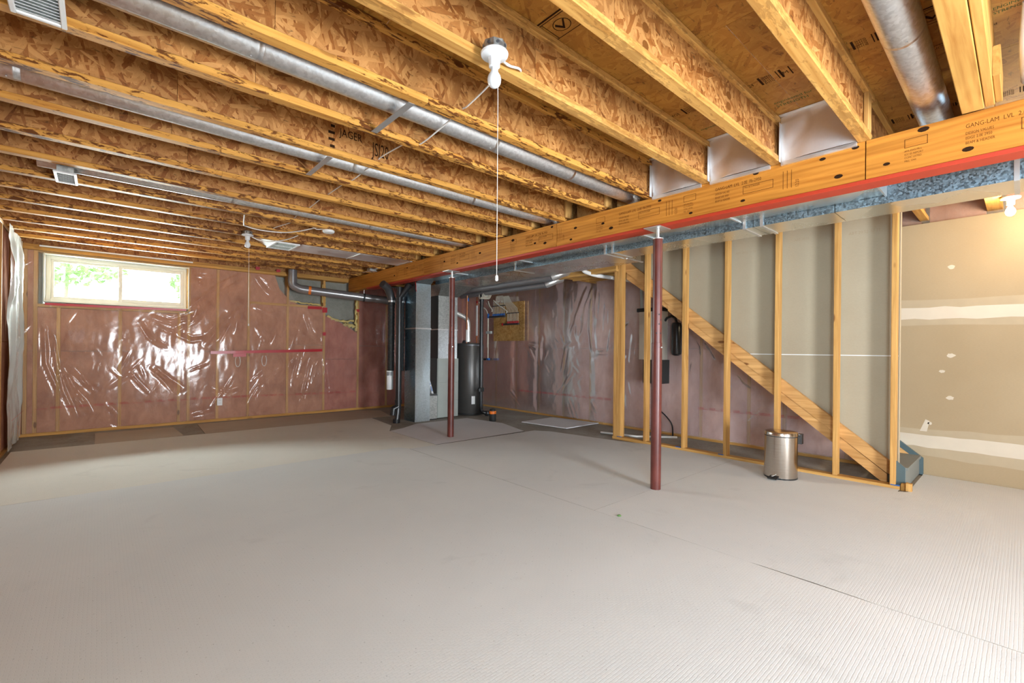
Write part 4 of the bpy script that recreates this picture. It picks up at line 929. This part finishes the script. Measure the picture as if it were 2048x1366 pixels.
bend([(4.86, 4.02, 2.40), (4.86, 4.02, 2.24), (5.06, 3.95, 2.19), (5.80, 3.68, 2.15)], .027, 'white PVC drain pipe bending under the duct beside the first stud', coll=[((4.86, 4.02, 2.30), (4.86, 4.02, 2.26))])
bend([(3.05, -.01, 2.73), (3.16, .0, 2.60), (3.5, -.005, 2.56)], .03, 'short pale PVC pipe poking through the deck at the top right corner', name='pvc_pipe')

# ------------------------------------------------------------------ vacuum unit under the stair
t = thing('utility_unit', (5.76, 3.4, .75), 'beige wall-hung utility cabinet with black base, half hidden behind the right-hand red post', 'appliance')
build('cabinet', MB().bar(5.60, 5.80, 3.27, 3.60, 1.04, 1.70, .008), BEIGEBOX, t); build('top_cap', MB().bar(5.59, 5.80, 3.26, 3.63, 1.70, 1.75, .006), BLACKM, t); build('base_unit', MB().bar(5.58, 5.80, 3.24, 3.52, .72, 1.04, .008), BLACKM, t)
m = MB(); stamp(m, 'VAC', .06, (5.599, 3.52, 1.40), (0, -1, 0), (0, 0, 1), .9); build('print_mark', m, BLACKM, t)
t = thing('black_canister', (5.70, 3.18, 1.12), 'glossy black cylindrical canister with hose beside the beige cabinet', 'canister')
build('body', MB().lathe([(.03, 0), (.062, .02), (.066, .04), (.066, .40), (.055, .435), (.02, .45)], (5.72, 3.10, 1.10), 28), BLACK, t, True)
build('hose', MB().tube([(5.72, 3.10, 1.54), (5.72, 3.12, 1.60), (5.72, 3.17, 1.63), (5.72, 3.24, 1.61), (5.72, 3.27, 1.57)], .017, 12), BLACK, t, True)
bend([(5.80, 3.70, 2.20), (5.80, 3.66, 1.06), (5.80, 3.45, 1.03)], .020, 'grey plastic conduit dropping beside the utility cabinet and turning right', GPVC, 'conduit', 'conduit')
cable([(5.74, 3.36, .72), (5.76, 3.36, .52), (5.70, 3.34, .38), (5.66, 3.20, .28), (5.66, 3.12, .18), (5.70, 3.13, .03)], 'black power cord hanging from the utility cabinet to the floor', .009, BLACK, 'power_cord', 'cord')
tag(build('floor_pipe', MB().tube([(5.22, 3.95, .017), (5.35, 3.45, .016), (5.72, 3.08, .016)], .014, 10), PVC, None, True), 'white PVC pipe lying on the slab behind the studs', 'pipe')

# ------------------------------------------------------------------ mechanical corner
# return air drop
t = thing('return_air_drop', (3.83, 6.5, 0), 'tall rectangular grey sheet metal duct left of the furnace', 'duct')
def ductbox(nm, x0, x1, y0, y1, z0, z1, par, c=.02):
    # cross-broken faces
    m = MB(); m.bar(x0, x1, y0, y1, z0, z1, .004, 2); build(nm, m, GALVD, par)
    q = MB(); e = .0022
    q.add([(x0 - e * .2, y0, z0), (x0 - e * .2, y1, z0), (x0 - e * .2, y1, z1), (x0 - e * .2, y0, z1), (x0 - e * 3, (y0 + y1) / 2, (z0 + z1) / 2)], [(1, 0, 4), (2, 1, 4), (3, 2, 4), (0, 3, 4)])
    q.add([(x0, y0 - e * .2, z0), (x1, y0 - e * .2, z0), (x1, y0 - e * .2, z1), (x0, y0 - e * .2, z1), ((x0 + x1) / 2, y0 - e * 3, (z0 + z1) / 2)], [(0, 1, 4), (1, 2, 4), (2, 3, 4), (3, 0, 4)])
    q.mi = [1] * 4 + [0] * 4
    return build(nm + '_face', q, [GALVD2, GALVB], par)
GALVD2 = galv('duct_face_sheet', (.46, .52, .54), 70, .14, .34); GALVB = galv('blue_reflection_sheet', (.22, .36, .46), 70, .12, .30)  # blue tint paints the reflection on the tall duct's left face
ductbox('lower_section', 3.70, 3.97, 6.40, 6.74, 0.0, 1.475, t); ductbox('upper_section', 3.70, 3.97, 6.40, 6.74, 1.485, 2.19, t)
build('collar_strip', MB().box(3.692, 3.978, 6.392, 6.748, 1.47, 1.49), STEEL, t)
build('top_elbow', MB().prism([(6.40, 2.19), (6.74, 2.19), (6.74, 2.43), (6.30, 2.43), (6.30, 2.26)], 0, 3.70, 3.97), GALVD2, t)
t = thing('filter_rack', (4.05, 6.5, 0), 'low metal filter box between the tall duct and the furnace cabinet', 'filter box')
build('box_shell', MB().bar(3.975, 4.128, 6.43, 6.70, .02, .41, .003), GALVD, t); build('slot_edge', MB().box(3.975, 4.128, 6.425, 6.43, .395, .415), DARKST, t); build('foot', MB().box(3.98, 4.12, 6.44, 6.69, 0, .02), BLACKM, t)
t = thing('paper_filter', (4.05, 6.5, .41), 'blue and white printed air filter sticking out of the filter box at a slant', 'filter')
m = MB(); m.prism([(3.975, .78), (4.0, .785), (4.115, .42), (4.08, .42)], 1, 6.52, 6.60); build('filter_frame', m, WHITE, t)
m = MB()
for i, (a, b) in enumerate(((.10, .22), (.30, .42), (.50, .58), (.66, .9))):
    def L_(s_, o_): return (3.9785 + (4.086 - 3.9785) * s_ + o_, 6.519, .775 + (.425 - .775) * s_)
    m.add([L_(a, .002), L_(a, .016), L_(b, .020), L_(b, .002)], [(0, 1, 2, 3)])
build('filter_print', m, BLUE, t)
# furnace
t = thing('furnace', (4.36, 6.7, 0), 'pale grey furnace cabinet with sheet metal plenum rising to the ducts', 'furnace')
build('cabinet', MB().bar(4.15, 4.565, 6.46, 6.98, .02, 1.0, .006, 2), GREYC, t); build('door_panel', MB().bar(4.157, 4.558, 6.452, 6.460, .30, .60, .003), GREYC, t); build('door_panel', MB().bar(4.157, 4.558, 6.452, 6.460, .605, .992, .003), GREYC, t); build('door_panel', MB().bar(4.157, 4.558, 6.452, 6.460, .03, .295, .003), GREYC, t)
build('plenum', MB().bar(4.170, 4.55, 6.48, 7.06, 1.0, 1.475, .003, 2), GALV, t); build('plenum', MB().bar(4.170, 4.55, 6.48, 7.06, 1.49, 2.04, .003, 2), GALVD, t); build('plenum_shade_sheet', MB().box(4.160, 4.1695, 6.482, 7.05, 1.0, 2.04), plain('shaded_plenum_steel', (.055, .06, .06), .45, .3), t); build('cabinet_shade_sheet', MB().box(4.142, 4.149, 6.47, 6.97, .42, 1.0), plain('shaded_cabinet_side', (.08, .09, .09), .45), t); build('seam_strip', MB().box(4.158, 4.557, 6.472, 7.068, 1.474, 1.491), STEEL, t)  # dark side sheets paint shade and dark reflection onto plenum and cabinet
build('transition', MB().add([(4.165, 6.48, 2.04), (4.55, 6.48, 2.04), (4.55, 7.06, 2.04), (4.165, 7.06, 2.04), (4.06, 6.2, 2.205), (4.70, 6.2, 2.205), (4.70, 7.1, 2.205), (4.06, 7.1, 2.205)], [(0, 1, 5, 4), (1, 2, 6, 5), (2, 3, 7, 6), (3, 0, 4, 7), (4, 5, 6, 7)]), GALVD, t)
m = MB()
for i in range(10): m.lathe([(.003, 0), (.003, .003)], (4.2 + .035 * i, 6.452, random.uniform(.45, .6)), 6, 'Y')
build('screw', m, DARKST, t)
# water heater
t = thing('water_heater', (4.95, 6.66, 0), 'dark grey cylindrical water heater right of the furnace', 'water heater')
build('tank', MB().lathe([(.245, .0), (.25, .01), (.25, 1.235), (.243, 1.25), (.08, 1.262)], (4.95, 6.66, .01), 48), TANK, t, True, 40)
build('top_ring', MB().lathe([(.252, 0), (.252, .02)], (4.95, 6.66, 1.222), 48), DARKST, t, True)
build('base_ring', MB().lathe([(.252, 0), (.252, .03)], (4.95, 6.66, .012), 48), BLACKM, t, True)
build('rating_label', MB().add([(4.95 + .2515 * math.cos(a), 6.66 + .2515 * math.sin(a), z) for a in np.linspace(-2.05, -1.80, 6) for z in (.20, .34)], [(2 * i, 2 * i + 2, 2 * i + 3, 2 * i + 1) for i in range(5)]), WHITE, t, True, 80)
build('draft_hood', MB().lathe([(.07, 0), (.055, .03), (.045, .045)], (4.86, 6.66, 1.27), 20), DARKST, t, True)
bend([(4.88, 6.62, 1.29), (4.88, 6.62, 1.70), (4.55, 6.72, 1.84)], .04, None, plain('white_exhaust', (.75, .74, .70), .25, .5), 'exhaust_pipe', parent=t, n=20, coll=[((4.88, 6.62, 1.30), (4.88, 6.62, 1.33))])
build('hot_pipe', MB().tube([(5.02, 6.55, 1.26), (5.02, 6.55, 1.45), (5.02, 6.55, 2.1)], .011, 10), COPPER, t, True)
build('pipe_wrap', MB().tube([(5.02, 6.55, 1.40 + i * .02) for i in range(28)], .018, 10, True, [.017 + .003 * (i % 2) for i in range(28)]), WHITE, t, True)
build('cold_pipe', MB().tube([(4.80, 6.55, 1.26), (4.80, 6.55, 2.1)], .011, 10), COPPER, t, True); build('cold_pipe_wrap', MB().tube([(4.80, 6.55, 1.28), (4.80, 6.55, 1.50)], .015, 10), PVC, t, True)
build('blue_valve', MB().lathe([(.018, 0), (.02, .01), (.02, .04), (.014, .06)], (4.82, 6.55, 2.0), 12), BLUE, t, True); build('red_valve', MB().lathe([(.015, 0), (.015, .04)], (5.02, 6.55, 1.98), 12), REDP, t, True)
# black stack right
t = thing('black_drain_stack', (4.90, 6.30, 0), 'slim black plastic drain pipe standing in front of the water heater', 'pipe')
bend([(4.915, 6.28, 2.19), (4.915, 6.28, .075), (5.03, 6.22, .05)], .032, None, BLACK, 'pipe_run', parent=t, coll=[((4.915, 6.28, 2.02), (4.915, 6.28, 1.98))])
build('trap_fitting', MB().lathe([(.045, 0), (.05, .02), (.05, .06), (.04, .08)], (5.02, 6.22, .012), 18), BLACK, t, True); build('clamp', MB().bar(4.84, 4.95, 6.235, 6.26, .43, .50), BLACKM, t); build('valve', MB().lathe([(.035, 0), (.035, .04)], (4.86, 6.25, .44), 14), BLACK, t, True)
# left black stack + insulated flex ducts
t = thing('black_waste_stack', (3.58, 6.72, 0), 'thick glossy black waste pipe left of the tall metal duct', 'pipe')
bend([(3.49, 6.55, 2.12), (3.49, 6.55, .20), (3.45, 6.53, .0)], .046, None, BLACK, 'pipe_run', parent=t, n=20, coll=[((3.49, 6.55, .30), (3.49, 6.55, .36)), ((3.45, 6.53, .0), (3.45, 6.53, .06)), ((3.49, 6.55, 1.90), (3.49, 6.55, 1.96))])
build('wye', MB().tube([(3.49, 6.55, 1.95), (3.56, 6.48, 2.08), (3.60, 6.42, 2.17)], .045, 16), BLACK, t, True); build('wye', MB().tube([(3.49, 6.55, .25), (3.42, 6.57, .22), (3.41, 6.57, .12)], .05, 16), BLACK, t, True)
for (x, y, lab) in ((3.487, 6.80, 'black insulated flexible duct left of the waste pipe'), (3.638, 6.76, 'black insulated flexible duct right of the waste pipe')):
    n = 80; z0 = .80
    t = thing('flexible_duct', (x, y, z0), lab, 'flexible duct', 'black flexible ducts'); 
    build('flex_sleeve', MB().tube([(x, y, z0 + i * (1.14 / n)) for i in range(n + 1)], .06, 18, True, [.050 + .004 * math.sin(i * 1.6) for i in range(n + 1)]), BLACKM, t, True, 80)
    build('clamp_band', MB().lathe([(.056, 0), (.056, .03)], (x, y, 1.90), 20), STEEL, t, True)
    build('upper_hose', MB().tube([(x, y, 1.94), (x - .02 * (1 if x < 3.6 else -1), y, 2.02), (x - .10 * (1 if x < 3.6 else -1), y - .05, 2.12), (x - .2 * (1 if x < 3.6 else -1), y - .08, 2.17)], .062, 18), plain('foil_grey', (.10, .10, .10), .35, .6), t, True, 80)
t = thing('white_canister', (3.44, 6.62, .50), 'white cylindrical canister with slots strapped low beside the black waste pipe', 'canister')
build('body', MB().lathe([(.045, 0), (.052, .01), (.052, .20), (.050, .21)], (3.47, 6.80, .50), 28), WHITE, t, True); build('cap', MB().lathe([(.054, 0), (.054, .09)], (3.47, 6.80, .712), 28), WHITE, t, True)
m = MB()
for i in range(5):
    a = -2.9 + i * .35; m.box(3.47 + .0545 * math.cos(a) - .004, 3.47 + .0545 * math.cos(a) + .004, 6.80 + .0545 * math.sin(a) - .004, 6.80 + .0545 * math.sin(a) + .004, .725, .785)
build('slot', m, DARKST, t)
# exhaust vent across the window wall
t = thing('exhaust_vent_pipe', (3.2, 8.2, 2.0), 'shiny grey vent pipe elbowing down from the ceiling and sloping right to the black pipes', 'vent pipe')
bend([(2.405, 8.22, 2.46), (2.405, 8.22, 2.20), (2.52, 8.18, 2.145), (4.05, 7.75, 2.02)], .068, None, VENTP, 'pipe_run', parent=t, n=26)
build('coupling', MB().tube([(2.405, 8.22, 2.35), (2.405, 8.22, 2.26)], .072, 26), VENTP, t, True); build('coupling', MB().tube([(2.56, 8.169, 2.142), (2.68, 8.135, 2.132)], .072, 26), VENTP, t, True); build('hanger_clamp', MB().tube([(3.50, 7.904, 2.065), (3.53, 7.896, 2.062)], .073, 26), BLACKM, t, True)
build('hanger_rod', MB().tube([(3.515, 7.9, 2.12), (3.515, 7.9, 2.2)], .008, 8), STEEL, t); build('coupling', MB().tube([(3.90, 7.792, 2.032), (4.05, 7.75, 2.02)], .073, 26), VENTP, t, True)
build('warning_label', MB().tube([(2.64, 8.146, 2.135), (2.68, 8.135, 2.132)], .0728, 26), ORANGE, t, True)
# round pipes under the far ceiling
for (x, z, r, y0, y1, lab) in ((4.80, 2.20, .06, 4.5, 6.9, 'dull round pipe under the far ceiling behind the trunk duct, upper of two'), (4.93, 2.13, .05, 4.75, 6.9, 'dull round pipe under the far ceiling behind the trunk duct, lower of two')):
    t = thing('round_exhaust_pipe', (x, y1, z), lab, 'pipe', 'round pipes behind the trunk duct'); build('pipe_section', MB().tube([(x, y1, z), (x, (y0 + y1) / 2, z)], r, 20), VENTP, t, True, 50); build('pipe_section', MB().tube([(x, (y0 + y1) / 2, z), (x, y0, z)], r * .98, 20), VENTP, t, True, 50)
    build('elbow', MB().tube([(x, y0 + .0, z), (x + .02, y0 - .06, z + .02), (x + .09, y0 - .11, z + .06), (x + .2, y0 - .12, z + .09)], r * 1.05, 16), STEEL, t, True, 60)
# coil of cable above heater
t = thing('cable_coil', (4.93, 6.2, 2.02), 'bundle of pale cable coils tied up under the duct above the water heater', 'cable')
for i in range(7):
    P = [(4.88 + .018 * i + .02 * math.sin(a), 6.25 - .015 * i + .05 * math.cos(a), 2.10 + .075 * math.sin(a)) for a in np.linspace(.2, 2 * PI, 18)]
    build('loop', MB().tube(P, .006, 6), PEX, t, True, 80)
# manifold board
t = thing('manifold_board', (5.80, 6.6, 1.32), 'OSB board on the pink wall carrying plumbing manifolds', 'board')
build('backing_board', MB().box(5.80, 5.818, 6.15, 7.02, 1.325, 2.06), OSBX, t)
def manifold(y0, y1, z, n, cmat, lab, topz, spread):
    t = thing('pipe_manifold', (5.76, (y0 + y1) / 2, z), lab, 'manifold', 'plumbing manifolds')
    build('header_pipe', MB().tube([(5.765, y1 + .12, z), (5.765, y0 - .02, z)], .018, 12), DARKST, t, True)
    build('end_valve', MB().lathe([(.02, 0), (.026, .01), (.026, .03), (.02, .04)], (5.765, y1 + .12, z), 12, 'Y'), cmat, t, True)
    for i in range(n):
        y = y0 + (y1 - y0) * i / (n - 1); build('port_valve', MB().lathe([(.010, 0), (.013, .012), (.013, .03), (.009, .045)], (5.765, y, z + .01), 10), cmat, t, True)
        yt = spread[0] + (spread[1] - spread[0]) * i / (n - 1)
        build('tube_line', MB().tube([(5.765, y, z + .05), (5.765, y, z + .20), (5.765, y * .85 + yt * .15, z + .30), (5.765, y * .3 + yt * .7, topz - .12), (5.765, yt, topz)], .004, 6), PEX, t, True, 80)
    build('tie_wrap', MB().box(5.752, 5.778, y0 - .015, y1 + .015, z + .20, z + .212), BLACKM, t)
manifold(6.66, 7.0, 1.80, 9, BLUE, 'blue-capped plumbing manifold with pale tubes rising from it, left on the board', 2.20, (6.72, 6.90))
manifold(6.27, 6.56, 1.64, 9, REDP, 'red-capped plumbing manifold with pale tubes rising from it, right on the board', 2.18, (6.55, 6.70))
for i, (ya, yb, zb) in enumerate(((7.45, 7.16, 1.80), (7.15, 7.03, 1.95), (6.98, 6.60, 1.9))):
    cable([(5.76, ya, 2.12), (5.76, ya * .6 + yb * .4, 2.02), (5.76, yb, 1.85 if i == 0 else zb), (5.76, yb, zb - (.05 if i else .6))], ('pale tube curving down left of the manifold board', 'pale tube curving beside the left manifold', 'pale tube curving between the two manifolds')[i], .010, PEX, 'plastic_tube', 'tube')
t = thing('shutoff_valves', (5.76, 7.1, 1.0), 'blue-handled shutoff fittings on the wall left of the manifold board', 'valves')
build('riser_tube', MB().tube([(5.76, 7.14, .98), (5.76, 7.14, 1.80)], .009, 8), PEX, t, True); build('blue_tee', MB().lathe([(.02, 0), (.022, .03), (.022, .07), (.016, .09)], (5.76, 7.14, 1.78), 12), BLUE, t, True); build('grey_valve', MB().bar(5.73, 5.78, 7.04, 7.18, 1.47, 1.52), GPVC, t)
build('black_elbow', MB().tube([(5.76, 7.34, .96), (5.76, 7.18, .96)], .022, 12), BLACK, t, True); build('blue_handle', MB().lathe([(.022, 0), (.022, .06)], (5.76, 7.10, .965), 12, 'Y'), BLUE, t, True)
t = thing('red_cable_tail', (3.75, 6.3, 2.1), 'short red twisted wire hanging beneath the beam by the tall duct', 'wire'); build('wire', MB().tube([(3.66, 6.36, 2.2), (3.67, 6.35, 2.14), (3.66, 6.34, 2.10), (3.67, 6.34, 2.05)], .005, 6), REDP, t, True)
# canister on the floor
t = thing('floor_canister', (4.74, 5.74, 0), 'small charcoal drum with an orange band standing on the slab', 'canister')
build('drum', MB().lathe([(.052, 0), (.056, .006), (.056, .115), (.054, .12)], (4.74, 5.74, 0), 28), BLACKM, t, True); build('orange_band', MB().lathe([(.0575, 0), (.0575, .045)], (4.74, 5.74, .12), 28), ORANGE, t, True); build('lid', MB().lathe([(.05, 0), (.05, .02), (.044, .03)], (4.74, 5.74, .165), 28), BLACKM, t, True)

# ------------------------------------------------------------------ carpets
JUTE = plain('jute_backing_edge', (.10, .085, .065), .95, 0, .1)
def carp(name, pts, z0, z1, mat, label, group=None):
    rr = random.Random(name + label); P = []
    for (a, b) in zip(pts, pts[1:] + pts[:1]):
        L = math.hypot(b[0] - a[0], b[1] - a[1]); n = max(1, int(L / .12))
        for k in range(n): P.append((a[0] + (b[0] - a[0]) * k / n + rr.uniform(-.0006, .0006), a[1] + (b[1] - a[1]) * k / n + rr.uniform(-.0006, .0006)))
    mb = MB().prism(P, 2, z0, z1); mb.mi = [1] * len(P) + [0, 0]
    o = build(name, mb, [mat, JUTE])
    # keep texture coordinates in world metres
    d = o.location.copy(); 
    return tag(o, label, 'carpet', group)
G = 'loose carpet pieces'
carp('carpet_piece', [(-.735, -3.58), (2.652, -3.58), (2.652, 2.0), (2.650, 4.73), (2.60, 4.85), (-.735, 4.85)], 0, .012, CARPET, 'largest beige ribbed carpet piece filling the left foreground', G)
carp('carpet_piece', [(2.6535, -3.58), (5.855, -3.58), (5.855, .64), (5.0, .64), (4.95, .70), (5.03, .70), (5.03, 2.0575), (2.6535, 2.0575), (2.6535, 1.0), (2.657, .94), (2.661, .7), (2.657, .52), (2.6535, .45)], 0, .012, CARPET, 'beige carpet piece at the right foreground reaching the foot of the stair', G)
carp('carpet_piece', [(2.6535, 2.0588), (5.03, 2.0588), (5.03, 3.1), (4.92, 3.46), (4.75, 4.45), (4.62, 4.66), (2.6535, 4.70)], 0, .012, CARPET, 'beige carpet piece between the two red posts and the studs', G)
carp('carpet_piece', [(-.70, 4.865), (2.60, 4.852), (2.66, 4.705), (3.015, 4.70), (3.015, 5.9), (3.25, 6.3), (3.35, 7.18), (-.70, 7.24)], 0, .009, CARPET2, 'smoother pale carpet strip in front of the window wall', G)
carp('carpet_piece', [(-.035, 7.245), (.82, 7.25), (.79, 8.10), (-.035, 8.15)], 0, .006, CARPET3, 'narrow tan carpet offcut against the window wall between the two grey gaps', G)
carp('carpet_piece', [(1.05, 7.24), (3.7, 7.19), (3.9, 8.0), (3.6, 8.22), (1.09, 8.20)], 0, .006, CARPET3, 'long tan carpet offcut against the window wall', G)
carp('carpet_piece', [(3.02, 4.72), (4.48, 4.72), (4.70, 5.45), (4.58, 6.22), (3.62, 6.22), (3.27, 6.0), (3.02, 5.9)], 0, .009, CARPET4, 'pale grey carpet piece around the far red post before the furnace', G)
tag(build('floor_board', MB().prism([(4.97, 5.30), (5.72, 5.33), (5.84, 4.46), (5.08, 4.46)], 2, .012, .024), CARPET4), 'thin pale board lying on the bare slab in front of the pink wall', 'board')
tag(build('slab_crumb', MB().lathe([(.010, 0), (.016, .004), (.009, .011)], (2.69, 1.87, .012), 7), LEAF), 'tiny dried green leaf crumb on the carpet left of the nearer post', 'debris')

# ------------------------------------------------------------------ pedal bin
bx, by_ = 4.69, 1.50
t = thing('pedal_bin', (bx, by_, .012), 'stainless steel pedal bin standing in front of the stud partition', 'bin')
H = .425
def dprof(r):   # slightly flattened back like a half round bin
    out = []
    for k in range(48):
        a = 2 * PI * k / 48; x, y = math.cos(a) * r, math.sin(a) * r
        if x > .55 * r: x = .55 * r + (x - .55 * r) * .35
        out.append((bx + x, by_ + y))
    return out
def dring(levels, nm, mat):
    vs = []; n = 48
    for r, z in levels: vs += [(x, y, z + .012) for x, y in dprof(r)]
    fs = [(i * n + k, i * n + (k + 1) % n, (i + 1) * n + (k + 1) % n, (i + 1) * n + k) for i in range(len(levels) - 1) for k in range(n)] + [tuple(range(n - 1, -1, -1)), tuple((len(levels) - 1) * n + k for k in range(n))]
    build(nm, MB().add(vs, fs), mat, t, True, 40)
R = .135
dring([(R * 1.01, 0), (R * 1.01, .012)], 'base_ring', BLACK); dring([(R, .012), (R, H - .045)], 'body', STAINLESS); dring([(R * .985, H - .045), (R * .985, H - .038)], 'seal_ring', BLACKM)
dring([(R * 1.01, H - .038), (R * 1.01, H - .012), (R * .985, H - .006), (R * .9, H - .002), (R * .4, H)], 'lid', STAINLESS)
build('hinge', MB().bar(bx + .06, bx + .12, by_ - .15, by_ - .115, H - .10, H - .01, .005), BLACK, t)
build('pedal', MB().add([(bx - .20, by_ - .03, .03), (bx - .20, by_ + .045, .03), (bx - .12, by_ + .04, .045), (bx - .12, by_ - .03, .045), (bx - .20, by_ - .03, .022), (bx - .20, by_ + .045, .022), (bx - .12, by_ + .04, .035), (bx - .12, by_ - .03, .035)], [(0, 1, 2, 3), (7, 6, 5, 4), (0, 4, 5, 1), (0, 3, 7, 4), (1, 5, 6, 2)]), BLACK, t)
build('pedal_arm', MB().bar(bx - .19, bx - .11, by_ + .0, by_ + .015, .045, .052), STEEL, t)
bpy.data.objects.remove(_to)
